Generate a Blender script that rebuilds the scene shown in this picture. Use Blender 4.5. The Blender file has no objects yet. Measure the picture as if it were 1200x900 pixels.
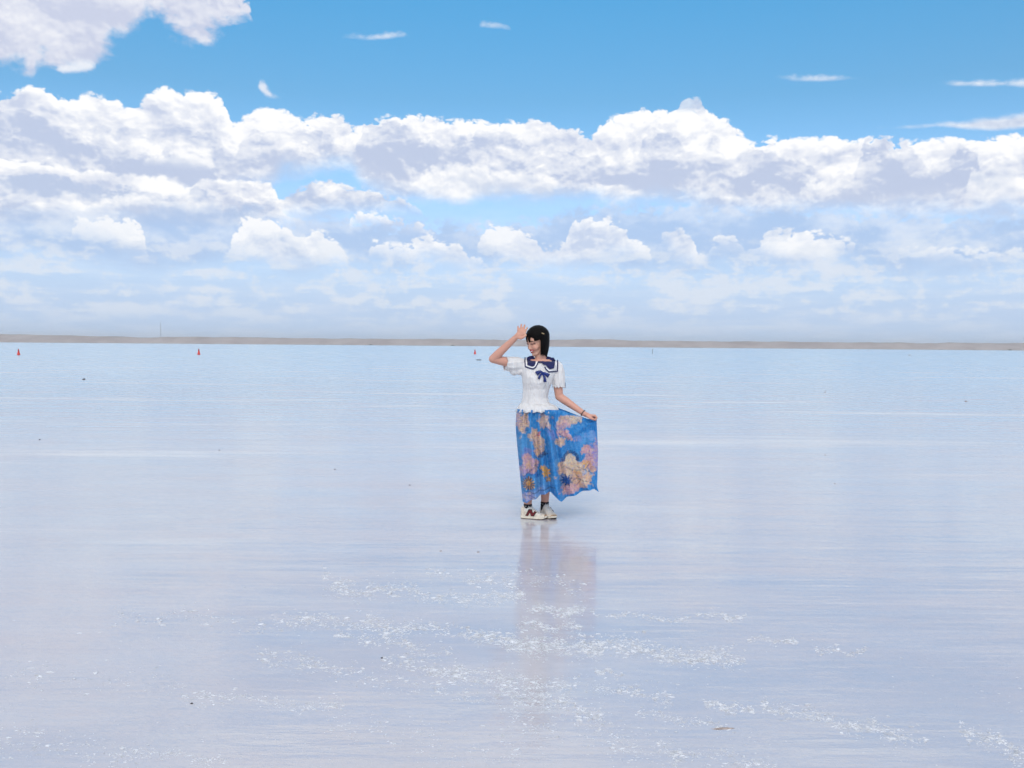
import bpy, bmesh, math, random
from mathutils import Vector, Matrix, Euler, noise as mnoise
from mathutils.bvhtree import BVHTree

random.seed(11)
scene = bpy.context.scene
COL = scene.collection
R = math.radians

# ------------------------------------------------------------------ camera
F_PX, CX, CY = 1000.0, 600.0, 450.0           # focal length in pixels of the 1200 x 900 photograph
CAM_H = 1.44
cam_data = bpy.data.cameras.new('camera')
cam_data.sensor_width = 36.0
cam_data.lens = 36.0 * F_PX / 1200.0
cam_data.clip_start = 0.05
cam_data.clip_end = 20000.0
cam = bpy.data.objects.new('camera', cam_data)
COL.objects.link(cam)
CAM_ROT = Matrix.Rotation(R(90 - 2.594), 3, 'X') @ Matrix.Rotation(R(0.458), 3, 'Z')
cam.location = (0, 0, CAM_H)
cam.rotation_euler = CAM_ROT.to_euler()
scene.camera = cam


def ray(px, py):
    return (CAM_ROT @ Vector(((px - CX) / F_PX, (CY - py) / F_PX, -1.0))).normalized()


def on_ground(px, py, z=0.0):
    d = ray(px, py)
    t = (z - CAM_H) / d.z
    return Vector((0, 0, CAM_H)) + d * t


def at_depth(px, py, y):
    d = ray(px, py)
    return Vector((0, 0, CAM_H)) + d * (y / d.y)


# ------------------------------------------------------------------ helpers
def link(name, me, parent=None, mats=None):
    o = bpy.data.objects.new(name, me)
    COL.objects.link(o)
    if parent is not None:
        o.parent = parent
    for m in (mats if isinstance(mats, (list, tuple)) else [mats] if mats else []):
        me.materials.append(m)
    return o


def mesh_of(verts, faces, smooth=True):
    me = bpy.data.meshes.new('mesh')
    me.from_pydata([tuple(v) for v in verts], [], faces)
    me.update()
    if smooth:
        me.polygons.foreach_set('use_smooth', [True] * len(me.polygons))
    return me


def bm_mesh(bm, smooth=True):
    bmesh.ops.recalc_face_normals(bm, faces=bm.faces)
    me = bpy.data.meshes.new('mesh')
    bm.to_mesh(me)
    bm.free()
    if smooth:
        me.polygons.foreach_set('use_smooth', [True] * len(me.polygons))
    return me


def empty(name, loc, label, cat, group=None):
    o = bpy.data.objects.new(name, None)
    COL.objects.link(o)
    o.location = loc
    o['label'] = label
    o['category'] = cat
    if group:
        o['group'] = group
    return o


def tag(o, label, cat, group=None):
    o['label'] = label
    o['category'] = cat
    if group:
        o['group'] = group


class G:
    """Small helper that writes node graphs as expressions."""

    def __init__(self, tree):
        self.t = tree
        self.n = tree.nodes
        self.l = tree.links

    def node(self, kind, **props):
        nd = self.n.new(kind)
        for k, v in props.items():
            setattr(nd, k, v)
        return nd

    def put(self, sock, v):
        if isinstance(v, S):
            self.l.new(v.s, sock)
        elif hasattr(v, 'is_output'):
            self.l.new(v, sock)
        elif v is not None:
            if hasattr(sock.default_value, '__len__') and not hasattr(v, '__len__'):
                v = [v] * len(sock.default_value)
            if hasattr(v, '__len__') and len(v) == 3 and len(sock.default_value) == 4:
                v = (*v, 1)
            sock.default_value = v

    def m(self, op, a, b=None, c=None, clamp=False):
        nd = self.node('ShaderNodeMath', operation=op)
        nd.use_clamp = clamp
        for i, v in enumerate((a, b, c)):
            if v is not None:
                self.put(nd.inputs[i], v)
        return S(self, nd.outputs[0])

    def vm(self, op, a, b=None):
        nd = self.node('ShaderNodeVectorMath', operation=op)
        self.put(nd.inputs[0], a)
        if b is not None:
            self.put(nd.inputs['Scale'] if op == 'SCALE' else nd.inputs[1], b)
        return S(self, nd.outputs['Value'] if op in ('LENGTH', 'DOT_PRODUCT') else nd.outputs[0])

    def mix(self, f, a, b, kind='MIX'):
        nd = self.node('ShaderNodeMix', data_type='RGBA', blend_type=kind)
        self.put(nd.inputs[0], f)
        self.put(nd.inputs[6], a)
        self.put(nd.inputs[7], b)
        return S(self, nd.outputs[2])

    def ss(self, v, lo, hi, a=0.0, b=1.0):
        nd = self.node('ShaderNodeMapRange', interpolation_type='SMOOTHSTEP')
        self.put(nd.inputs[0], v)
        self.put(nd.inputs[1], lo)
        self.put(nd.inputs[2], hi)
        self.put(nd.inputs[3], a)
        self.put(nd.inputs[4], b)
        return S(self, nd.outputs[0])

    def lin(self, v, lo, hi, a=0.0, b=1.0):
        nd = self.node('ShaderNodeMapRange')
        self.put(nd.inputs[0], v)
        for i, q in enumerate((lo, hi, a, b)):
            self.put(nd.inputs[i + 1], q)
        return S(self, nd.outputs[0])

    def noise(self, vec, scale, detail=4, rough=0.5, dist=0.0, lac=2.0, dim='3D'):
        nd = self.node('ShaderNodeTexNoise', noise_dimensions=dim)
        self.put(nd.inputs['Vector'], vec)
        nd.inputs['Scale'].default_value = scale
        nd.inputs['Detail'].default_value = detail
        nd.inputs['Roughness'].default_value = rough
        nd.inputs['Distortion'].default_value = dist
        nd.inputs['Lacunarity'].default_value = lac
        return S(self, nd.outputs[0]), S(self, nd.outputs[1])

    def voro(self, vec, scale, detail=0, rough=0.5, feature='F1', rnd=1.0, smooth=None, dim='3D'):
        nd = self.node('ShaderNodeTexVoronoi', feature=feature, voronoi_dimensions=dim)
        self.put(nd.inputs['Vector'], vec)
        nd.inputs['Scale'].default_value = scale
        nd.inputs['Detail'].default_value = detail
        nd.inputs['Roughness'].default_value = rough
        nd.inputs['Randomness'].default_value = rnd
        nd.normalize = True
        if smooth is not None:
            nd.inputs['Smoothness'].default_value = smooth
        return S(self, nd.outputs[0])

    def xyz(self, v):
        nd = self.node('ShaderNodeSeparateXYZ')
        self.put(nd.inputs[0], v)
        return [S(self, q) for q in nd.outputs]

    def vec(self, x, y, z):
        nd = self.node('ShaderNodeCombineXYZ')
        for i, v in enumerate((x, y, z)):
            self.put(nd.inputs[i], v)
        return S(self, nd.outputs[0])

    def curve(self, v, pts, handle='AUTO_CLAMPED'):
        nd = self.node('ShaderNodeFloatCurve')
        self.put(nd.inputs['Value'], v)
        cm = nd.mapping
        cm.use_clip = True
        c = cm.curves[0]
        pts = sorted(pts)
        c.points[0].location = pts[0]
        c.points[1].location = pts[-1]
        for p in pts[1:-1]:
            c.points.new(*p)
        for p in c.points:
            p.handle_type = handle
        cm.update()
        return S(self, nd.outputs[0])

    def ramp(self, v, stops):
        nd = self.node('ShaderNodeValToRGB')
        self.put(nd.inputs[0], v)
        cr = nd.color_ramp
        cr.elements[0].position, cr.elements[0].color = stops[0][0], (*stops[0][1], 1)
        cr.elements[1].position, cr.elements[1].color = stops[-1][0], (*stops[-1][1], 1)
        for p, c in stops[1:-1]:
            e = cr.elements.new(p)
            e.color = (*c, 1)
        return S(self, nd.outputs[0])


class S:
    def __init__(self, g, s):
        self.g, self.s = g, s

    def __add__(self, o): return self.g.m('ADD', self, o)
    def __radd__(self, o): return self.g.m('ADD', o, self)
    def __sub__(self, o): return self.g.m('SUBTRACT', self, o)
    def __rsub__(self, o): return self.g.m('SUBTRACT', o, self)
    def __mul__(self, o): return self.g.m('MULTIPLY', self, o)
    def __rmul__(self, o): return self.g.m('MULTIPLY', o, self)
    def __truediv__(self, o): return self.g.m('DIVIDE', self, o)


def srgb(r, g, b):
    def f(c):
        c /= 255.0
        return c / 12.92 if c <= 0.04045 else ((c + 0.055) / 1.055) ** 2.4
    return (f(r), f(g), f(b))


def material(name):
    m = bpy.data.materials.new(name)
    m.use_nodes = True
    m.node_tree.nodes.clear()
    g = G(m.node_tree)
    out = g.node('ShaderNodeOutputMaterial')
    return m, g, out


def principled(name, color, rough=0.6, spec=0.5, sheen=0.0, metallic=0.0, bump=None, vary=0.0, scale=20.0):
    """bump: (scale, distance, strength) of a fine noise relief; vary: mottling of the colour itself"""
    m, g, out = material(name)
    p = g.node('ShaderNodeBsdfPrincipled')
    tc = g.node('ShaderNodeTexCoord')
    if vary:
        n, _ = g.noise(tc.outputs['Object'], scale, 4, 0.6)
        a = tuple(c * (1 - vary) for c in color)
        b = tuple(min(1, c * (1 + vary)) for c in color)
        g.put(p.inputs['Base Color'], g.mix(g.ss(n, 0.3, 0.7), a, b))
    else:
        p.inputs['Base Color'].default_value = (*color, 1)
    p.inputs['Roughness'].default_value = rough
    p.inputs['Specular IOR Level'].default_value = spec
    p.inputs['Metallic'].default_value = metallic
    p.inputs['Sheen Weight'].default_value = sheen
    if bump:
        n, _ = g.noise(tc.outputs['Object'], bump[0], 3, 0.6)
        b = g.node('ShaderNodeBump')
        b.inputs['Distance'].default_value = bump[1]
        b.inputs['Strength'].default_value = bump[2]
        g.put(b.inputs['Height'], n)
        g.l.new(b.outputs[0], p.inputs['Normal'])
    g.l.new(p.outputs[0], out.inputs['Surface'])
    return m


# ------------------------------------------------------------------ sun and sky
SUN_AZ, SUN_EL = R(179), R(46)                 # azimuth from +Y clockwise: behind the camera, to its right
sun_dir = Vector((math.sin(SUN_AZ) * math.cos(SUN_EL), math.cos(SUN_AZ) * math.cos(SUN_EL), math.sin(SUN_EL)))
sd = bpy.data.lights.new('sun', 'SUN')
sd.energy = 1.5
sd.angle = R(36)
sd.color = (1.0, 0.93, 0.83)
sun = bpy.data.objects.new('sun', sd)
COL.objects.link(sun)
sun.rotation_euler = sun_dir.to_track_quat('Z', 'Y').to_euler()

world = bpy.data.worlds.new('World')
scene.world = world
world.use_nodes = True
wt = world.node_tree
wt.nodes.clear()
w = G(wt)
w_out = w.node('ShaderNodeOutputWorld')
w_bg = w.node('ShaderNodeBackground')
w_bg.inputs['Strength'].default_value = 0.117
wt.links.new(w_bg.outputs[0], w_out.inputs['Surface'])
sky = w.node('ShaderNodeTexSky', sky_type='NISHITA')
sky.sun_disc = False
sky.sun_elevation = SUN_EL
sky.sun_rotation = SUN_AZ
sky.altitude = 1500
sky.air_density = 1.0
sky.dust_density = 0.6
sky.ozone_density = 2.0

tcw = w.node('ShaderNodeTexCoord')
D = w.vm('NORMALIZE', tcw.outputs['Generated'])
dx, dy, dz = w.xyz(D)
AZ = w.m('ARCTAN2', dx, dy)                      # radians right of the view axis
EL = w.m('ARCSINE', dz)                          # radians above the horizon
AZN = w.lin(AZ, -0.6, 0.6)                       # 0..1 over the part of the sky in view
# everything below is in milliradians, close to one pixel of the photograph
E = EL * 1000.0


def sky_pts(pts, scale=500.0):
    out = []
    for px, py in pts:
        d = ray(px, py)
        a = math.atan2(d.x, d.y)
        e = math.asin(d.z) * 1000.0
        out.append(((a + 0.6) / 1.2, max(0.0, min(1.0, e / scale))))
    return out


def sky_curve(pts):
    return w.curve(AZN, sky_pts(pts)) * 500.0


cyl = w.vec(AZ, EL, 0.0)                         # plane of azimuth and elevation for the cloud relief
warp_f, warp_c = w.noise(cyl, 14, 2, 0.55, dim='2D')
wv = w.vm('SCALE', w.vm('SUBTRACT', warp_c, (0.5, 0.5, 0.5)), 0.016)
cylw = w.vm('ADD', cyl, wv)
cyls = w.vm('MULTIPLY', cylw, (1, 1.45, 1))      # flattened relief


def domes(off, scale, det, rough, step):
    """rounded cauliflower heads, and how much each spot leans towards the sun (up and a little to the right)"""
    out = []
    for k in (0.0, 1.0):
        q = w.voro(w.vm('ADD', cyls, (off[0] + 0.35 * step * k, off[1] + step * k, 0.0)), scale, det, rough, 'F1', dim='2D')
        out.append((1.0 - q * q * 1.6 - 0.72) * 2.2 + 0.72)
    return out[0], out[0] - out[1]


bil_a, rel_a = domes((0, 0), 22, 3.0, 0.55, 0.013)
bil_c, rel_c = domes((2.7, 8.1), 60, 2.0, 0.6, 0.006)        # small heads
nb0, _ = w.noise(w.vm('MULTIPLY', cylw, (1, 1.9, 1)), 11, 4, 0.55, dim='2D')
nb1, _ = w.noise(w.vm('ADD', w.vm('MULTIPLY', cylw, (1, 1.9, 1)), (0.008, 0.03, 0.0)), 11, 4, 0.55, dim='2D')
bil_m = bil_a * 0.45 + bil_c * 0.6 - 0.036
relief_c = rel_a * 0.55 + rel_c * 0.45 + (nb0 - nb1) * 2.2
n_big, _ = w.noise(w.vm('MULTIPLY', cylw, (1, 2.2, 1)), 9, 4, 0.55, dim='2D')
n_fin, _ = w.noise(w.vm('MULTIPLY', cylw, (1, 1.6, 1)), 40, 5, 0.62, dim='2D')
n_str, _ = w.noise(w.vm('MULTIPLY', cyl, (1, 6.0, 1)), 12, 4, 0.6, dim='2D')       # streaks

cloudC = None      # premultiplied colour, alpha
cloudA = None
WHITE = (1.03, 1.03, 1.04)
GREY = srgb(192, 204, 229)
HAZE = srgb(187, 208, 236)


def over(col, alpha):
    global cloudC, cloudA
    if cloudC is None:
        cloudC = w.mix(alpha, (0, 0, 0), col)
        cloudA = alpha
    else:
        cloudC = w.mix(alpha, cloudC, col)
        inv = 1.0 - alpha
        cloudA = cloudA * inv + alpha


def layer(top, bot, amp=22, soft=5, ampb=30, softb=40, bright=1.0, thick=90.0, k=1.1, white=WHITE, grey=GREY, edge=None, opacity=1.0, wisp=0.2):
    e = edge if edge is not None else bil_m
    T = sky_curve(top)
    B = sky_curve(bot)
    m0 = 0.5 if e is n_fin else 0.72
    d = T - E + (e - m0) * amp + (n_fin - 0.5) * (amp * wisp)
    db = E - B + (n_big - 0.5) * ampb + (n_fin - 0.5) * (ampb * 0.5)
    alpha = w.ss(d, 0.0, soft) * w.ss(db, 0.0, softb)
    if opacity != 1.0:
        alpha = alpha * opacity
    L = bright - d * (1.0 / thick) + relief_c * k + (n_fin - 0.5) * 0.35 + (nb0 - 0.5) * 0.9
    mid = tuple((a + b) / 2 for a, b in zip(white, grey))
    col = w.mix(w.ss(L, -0.1, 0.55), grey, mid)
    over(w.mix(w.ss(L, 0.42, 1.10), col, white), alpha)


TINT = [(0.0, (0.6, 0.66, 0.68)), (0.25, (0.57, 0.64, 0.70)), (0.40, (0.53, 0.67, 0.69)), (0.55, (0.42, 0.66, 0.665)), (0.8, (0.335, 0.80, 0.845)), (1.0, (0.32, 0.81, 0.90))]
LGREY = srgb(203, 213, 236)
# ---- pale veil low over the horizon, faint streaks in it
veil = w.ss(E, 30.0, 235.0, 0.97, 0.0)
over(w.mix(w.ss(n_str, 0.36, 0.7), srgb(193, 214, 244), srgb(204, 220, 245)), veil)

# ---- the long cumulus bank: sunlit heads
BANK_BOT = [(-40, 270), (200, 250), (318, 226), (335, 212), (405, 212), (430, 232), (480, 240), (560, 242), (640, 246), (760, 248), (900, 258), (1100, 262), (1260, 262)]
layer([(-40, 112), (0, 116), (14, 116), (22, 108), (45, 106), (62, 112), (74, 118), (88, 112), (106, 110), (122, 118), (136, 124), (165, 122), (180, 112), (195, 108), (212, 114), (222, 112), (245, 114), (262, 124), (270, 146), (276, 152),
       (284, 142), (304, 131), (325, 131), (345, 138), (358, 146), (366, 140), (382, 139), (404, 143), (414, 154), (428, 148), (440, 144), (470, 138), (520, 143), (560, 147), (600, 148), (630, 146), (648, 152), (656, 158), (668, 155), (684, 160), (692, 166),
       (702, 152), (722, 140), (742, 134), (760, 130), (784, 133), (800, 130), (815, 128), (835, 137), (856, 148), (870, 160), (878, 170), (890, 170), (905, 166), (950, 168), (970, 165), (1000, 171), (1022, 166), (1060, 170), (1100, 168), (1150, 165), (1200, 163), (1260, 162)],
      BANK_BOT, amp=18, soft=5, ampb=26, softb=34, grey=LGREY, bright=1.05, thick=95)
# ---- shadowed masses standing in front of the white
layer([(-40, 132), (0, 134), (30, 138), (50, 146), (90, 160), (120, 156), (165, 162), (200, 162), (225, 156), (258, 166), (266, 186), (278, 182), (284, 168), (310, 158), (350, 162), (372, 158), (400, 178), (416, 182), (426, 150), (460, 146), (488, 166), (520, 172), (550, 166), (575, 156), (600, 164),
       (615, 176), (630, 184), (650, 178), (700, 186), (716, 192), (742, 196), (756, 166), (786, 162), (800, 176), (818, 196), (834, 168), (842, 172), (860, 194), (880, 178), (910, 190), (945, 194), (960, 212), (990, 218), (1004, 200), (1010, 176), (1036, 168), (1062, 172), (1078, 198), (1108, 200), (1118, 178), (1138, 176), (1150, 202), (1172, 222), (1200, 226), (1260, 226)],
      BANK_BOT, amp=24, soft=6, ampb=30, softb=40, grey=srgb(195, 207, 233), edge=bil_m, bright=0.36, thick=170)
# ---- thinner sunlit shelves across it
layer([(-40, 210), (0, 212), (160, 212), (172, 184), (200, 176), (240, 178), (254, 196), (262, 214), (480, 214), (498, 200), (530, 196), (570, 198), (592, 206), (604, 204), (640, 204), (655, 216), (664, 224), (684, 222), (694, 214), (730, 216), (746, 226), (760, 236), (930, 240), (945, 214), (985, 218), (1010, 234), (1060, 236), (1128, 236), (1140, 198), (1180, 202), (1260, 206)],
      [(-40, 204), (160, 204), (180, 200), (220, 206), (262, 206), (480, 208), (500, 232), (530, 242), (580, 240), (600, 234), (640, 240), (664, 220), (690, 232), (740, 238), (760, 228), (930, 230), (960, 236), (1010, 230), (1128, 228), (1150, 240), (1260, 244)],
      amp=18, soft=10, ampb=22, softb=20, grey=srgb(216, 225, 242), opacity=0.85, bright=0.9, thick=60)
# ---- second row on the left
ROW_BOT = [(-40, 268), (100, 270), (300, 272), (490, 262), (508, 262), (600, 300), (1260, 320)]
layer([(-40, 186), (0, 187), (30, 189), (60, 194), (90, 202), (120, 202), (150, 208), (180, 208), (205, 214), (222, 222), (236, 212), (262, 213), (300, 212), (318, 214), (325, 226), (330, 250), (560, 300), (1260, 320)],
      ROW_BOT, amp=13, soft=5, ampb=20, softb=30, grey=LGREY, bright=1.05, thick=60)
layer([(-40, 208), (0, 210), (40, 206), (75, 209), (90, 220), (130, 222), (150, 219), (168, 228), (214, 234), (228, 224), (250, 232), (262, 240), (300, 242), (318, 238), (336, 234), (346, 228), (362, 222), (378, 216), (392, 216), (408, 223), (430, 226), (460, 236), (486, 243), (496, 256), (560, 300), (1260, 320)],
      ROW_BOT, amp=18, soft=5, ampb=24, softb=34, grey=srgb(193, 207, 234), bright=0.34, thick=130)
layer([(-40, 300), (60, 300), (70, 226), (110, 226), (160, 232), (200, 240), (230, 246), (240, 300), (1260, 330)],
      [(-40, 290), (60, 240), (120, 242), (160, 250), (235, 258), (250, 290), (1260, 320)],
      amp=16, soft=9, ampb=18, softb=16, grey=srgb(212, 223, 242), opacity=0.8, bright=0.8, thick=60)
# ---- grey blue body of the lower bank
layer([(-40, 246), (300, 246), (330, 262), (400, 258), (440, 262), (640, 258), (690, 246), (900, 244), (1010, 252), (1260, 262)],
      [(-40, 322), (200, 328), (400, 326), (600, 326), (800, 330), (1000, 330), (1260, 334)],
      amp=26, soft=14, ampb=40, softb=34, grey=srgb(178, 201, 236), opacity=0.75, bright=0.2, thick=250, k=0.35)
# ---- bright heads low in the bank
layer([(-40, 310), (76, 312), (84, 266), (96, 260), (140, 260), (160, 262), (170, 274), (178, 318), (255, 324), (262, 300), (272, 286), (278, 268), (291, 256),
       (312, 255), (322, 262), (336, 270), (352, 280), (368, 273), (382, 276), (392, 286), (404, 298), (416, 322), (424, 322), (432, 298), (444, 284), (462, 290), (480, 289),
       (492, 280), (506, 278), (518, 286), (538, 290), (552, 300), (572, 314), (582, 320), (760, 330), (772, 286), (784, 272), (808, 276), (818, 300), (828, 304), (836, 282), (852, 278), (868, 290), (880, 296), (894, 280), (906, 273), (950, 274), (975, 280), (996, 286), (1006, 300), (1014, 330),
       (1042, 330), (1050, 296), (1062, 294), (1130, 296), (1260, 298)],
      [(-40, 290), (76, 284), (100, 286), (130, 296), (150, 308), (178, 308), (260, 308), (330, 320), (410, 318), (430, 306), (500, 314), (572, 322), (620, 318), (700, 326),
       (770, 292), (800, 314), (820, 318), (840, 302), (880, 306), (900, 312), (950, 322), (1004, 304), (1050, 304), (1110, 316), (1260, 308)],
      amp=17, soft=6, ampb=22, softb=28, edge=bil_c, grey=srgb(206, 219, 241), opacity=0.9, bright=1.05, thick=75)
layer([(-40, 330), (400, 330), (408, 262), (425, 252), (445, 254), (470, 262), (500, 268), (515, 280), (528, 330), (552, 330), (562, 276), (580, 268), (606, 272), (630, 286), (648, 294), (658, 292), (666, 274), (676, 262), (706, 258), (728, 266), (740, 282), (762, 296), (770, 330), (1260, 330)],
      [(-40, 310), (400, 276), (430, 276), (480, 282), (520, 284), (552, 300), (590, 306), (640, 322), (690, 320), (720, 300), (765, 310), (1260, 310)],
      amp=16, soft=5, ampb=18, softb=20, edge=bil_c, grey=srgb(206, 218, 241), opacity=0.85, bright=0.85, thick=60)
# ---- scraps of paler cloud nearer the horizon
scr = w.ss(n_str * 0.5 + nb0 * 0.5 + (n_fin - 0.5) * 0.55 + (bil_c - 0.72) * 0.12, 0.48, 0.66) * w.ss(E, 12.0, 50.0) * w.ss(E, 150.0, 80.0)
over(srgb(228, 236, 248), scr * 0.75)
# ---- upper left cloud, seen from below
layer([(-40, -60), (150, -60), (240, -40), (262, -14), (284, -4), (296, 24), (304, 60), (400, 60), (1260, 60)],
      [(-40, 88), (0, 84), (40, 88), (52, 72), (66, 76), (110, 70), (140, 60), (160, 50), (184, 34), (200, 46), (240, 50), (265, 38), (286, 26), (300, 20), (1260, 20)],
      amp=30, soft=12, ampb=60, softb=18, grey=srgb(205, 212, 234), white=srgb(240, 242, 250), bright=0.45, thick=400)
# ---- small lens clouds and wisps in the blue
layer([(-40, 200), (60, 84), (70, 74), (86, 68), (104, 67), (114, 74), (118, 90), (296, 120), (301, 95), (308, 93), (318, 106), (332, 113), (338, 130), (394, 60), (400, 41), (430, 38), (462, 35), (480, 37), (488, 60),
       (552, 60), (558, 28), (576, 24), (598, 30), (606, 60), (898, 110), (906, 89), (940, 85), (985, 87), (1012, 92), (1020, 110), (1084, 112),
       (1092, 96), (1120, 93), (1160, 91), (1200, 91), (1260, 92)],
      [(-40, 90), (60, 80), (72, 86), (100, 84), (116, 80), (296, 100), (306, 110), (316, 117), (334, 116), (394, 46), (430, 49), (482, 43), (552, 34), (600, 36), (898, 91), (950, 97), (1014, 94), (1084, 98), (1130, 103), (1260, 101)],
      amp=9, soft=8, ampb=8, softb=6, edge=n_fin, white=srgb(238, 243, 252), grey=srgb(225, 233, 248), opacity=0.95, bright=0.9, thick=300)
layer([(-40, 300), (960, 200), (985, 152), (1040, 148), (1100, 142), (1150, 135), (1200, 129), (1260, 124)],
      [(-40, 200), (960, 149), (1040, 151), (1100, 151), (1150, 155), (1200, 152), (1260, 152)],
      amp=7, soft=8, ampb=6, softb=5, edge=n_fin, white=srgb(236, 242, 252), opacity=0.95, bright=0.9, thick=300)
layer([(-40, 300), (788, 150), (796, 122), (808, 115), (822, 119), (828, 132), (836, 200), (1260, 300)],
      [(-40, 200), (790, 134), (836, 134), (1260, 200)],
      amp=10, soft=5, ampb=8, softb=6, edge=bil_c, white=srgb(226, 236, 250), opacity=0.85, bright=0.9, thick=300)
# ---- a broad unseen cloud overhead, added to brighten the ambient light and ground
hz = w.m('MAXIMUM', dz, 0.25)
plan = w.vec(dx / hz, dy / hz, 0.0)
n_hi, _ = w.noise(plan, 1.6, 5, 0.56, dim='2D')
hi_a = w.ss(n_hi, 0.28, 0.46) * w.ss(E + (n_big - 0.5) * 60.0, 396.0, 455.0)
over(w.mix(w.ss(n_hi, 0.46, 0.72), (0.80, 0.87, 0.96), (0.60, 0.67, 0.78)), hi_a)

# ---- Nishita blue, then cloud over it
tint = w.ramp(w.lin(EL, 0.0, 0.5), TINT)
skyc = w.vm('SCALE', w.mix(1.0, sky.outputs[0], tint, 'MULTIPLY'), 1.6)
cl10 = w.vm('SCALE', cloudC, 1.0 / 0.15)
final = w.vm('ADD', w.vm('SCALE', skyc, 1.0 - cloudA), cl10)
w.put(w_bg.inputs['Color'], final)
world.cycles.sampling_method = 'MANUAL'
world.cycles.sample_map_resolution = 512
# ------------------------------------------------------------------ salt flat under a film of brine
def salt_material():
    m, g, out = material('wet_salt')
    tc = g.node('ShaderNodeTexCoord')
    P = tc.outputs['Object']
    big, _ = g.noise(P, 0.35, 4, 0.55)
    mid, _ = g.noise(g.vm('MULTIPLY', P, (0.7, 1.6, 1)), 1.3, 5, 0.6)
    fine, _ = g.noise(P, 60, 4, 0.65)
    col = g.mix(g.ss(big, 0.35, 0.65), (0.565, 0.505, 0.530), (0.515, 0.498, 0.548))
    col = g.mix(g.ss(mid, 0.35, 0.75, 0.0, 0.45), col, (0.61, 0.57, 0.60))
    col = g.mix(g.ss(fine, 0.35, 0.75, 0.0, 0.3), col, (0.50, 0.45, 0.44))
    # long pale streaks: rippled reflections of bright cloud painted into the salt colour
    cloud_sheen, _ = g.noise(g.vm('MULTIPLY', P, (0.10, 0.62, 1)), 1.0, 5, 0.62, 0.4)
    cloud_sheen = g.ss(cloud_sheen, 0.53, 0.70)
    col = g.mix(cloud_sheen * 0.6, col, (0.74, 0.73, 0.73))
    dif = g.node('ShaderNodeBsdfDiffuse')
    g.put(dif.inputs['Color'], col)
    glo = g.node('ShaderNodeBsdfGlossy')
    glo.distribution = 'MULTI_GGX'
    glo.inputs['Color'].default_value = (0.845, 0.955, 1.0, 1)
    far = g.ss(g.vm('LENGTH', P), 9.0, 55.0)        # farther out the brine thins to damp salt
    rr = g.ss(mid, 0.3, 0.75, 0.040, 0.090) + far * 0.15
    g.put(glo.inputs['Roughness'], rr)
    # wind ripples and salt grain
    rip, _ = g.noise(g.vm('MULTIPLY', P, (0.7, 4.5, 1)), 5.0, 4, 0.62, 0.3)
    swl, _ = g.noise(g.vm('MULTIPLY', P, (0.16, 1.5, 1)), 2.0, 3, 0.55, 0.2)
    grain, _ = g.noise(P, 150, 3, 0.6)
    b1 = g.node('ShaderNodeBump')
    b1.inputs['Strength'].default_value = 1.0
    b1.inputs['Distance'].default_value = 0.0031
    g.put(b1.inputs['Height'], (rip * g.ss(mid, 0.3, 0.7, 0.45, 1.0) + swl * 3.0) * (1.0 - far * 0.8))
    b2 = g.node('ShaderNodeBump')
    b2.inputs['Strength'].default_value = 1.0
    b2.inputs['Distance'].default_value = 0.003
    g.put(b2.inputs['Height'], grain)
    g.l.new(b1.outputs[0], glo.inputs['Normal'])
    g.l.new(b2.outputs[0], dif.inputs['Normal'])
    fr = g.node('ShaderNodeFresnel')
    fr.inputs['IOR'].default_value = 2.6
    mx = g.node('ShaderNodeMixShader')
    # damp salt and thin brine lie in fine streaks
    s1, _ = g.noise(g.vm('MULTIPLY', P, (0.9, 3.0, 1)), 6.0, 7, 0.68, 0.2)
    s2, _ = g.noise(g.vm('MULTIPLY', P, (0.35, 1.4, 1)), 1.6, 4, 0.6, 0.3)
    film = g.ss(s1 * 0.42 + s2 * 0.58, 0.34, 0.64, 0.68, 1.12)
    g.put(mx.inputs[0], g.m('MULTIPLY', fr.outputs[0], film * (1.0 - cloud_sheen * 0.45), clamp=True))
    g.l.new(dif.outputs[0], mx.inputs[1])
    g.l.new(glo.outputs[0], mx.inputs[2])
    g.l.new(mx.outputs[0], out.inputs['Surface'])
    return m


GS = 4000.0
ground = link('salt_flat', mesh_of([(-GS, -GS, 0), (GS, -GS, 0), (GS, GS, 0), (-GS, GS, 0)], [(0, 1, 2, 3)], False), None, salt_material())
ground['kind'] = 'structure'

# ------------------------------------------------------------------ far shore: a low eroded ridge
RIDGE_Y = 1300.0
ridge_top = [(-200, 391), (0, 391.6), (20, 391.4), (50, 392.4), (95, 393.6), (150, 395.0), (190, 395.9), (215, 395.4), (260, 395.3), (300, 395.4), (330, 396.2),
             (400, 397.0), (470, 397.3), (540, 397.8), (600, 398.8), (650, 398.6), (690, 397.6), (715, 398.4), (770, 399.8), (800, 399.6), (850, 400.6),
             (900, 400.6), (930, 400.9), (1000, 401.4), (1060, 402.2), (1100, 402.0), (1150, 402.6), (1200, 402.4), (1400, 403.6)]


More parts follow.
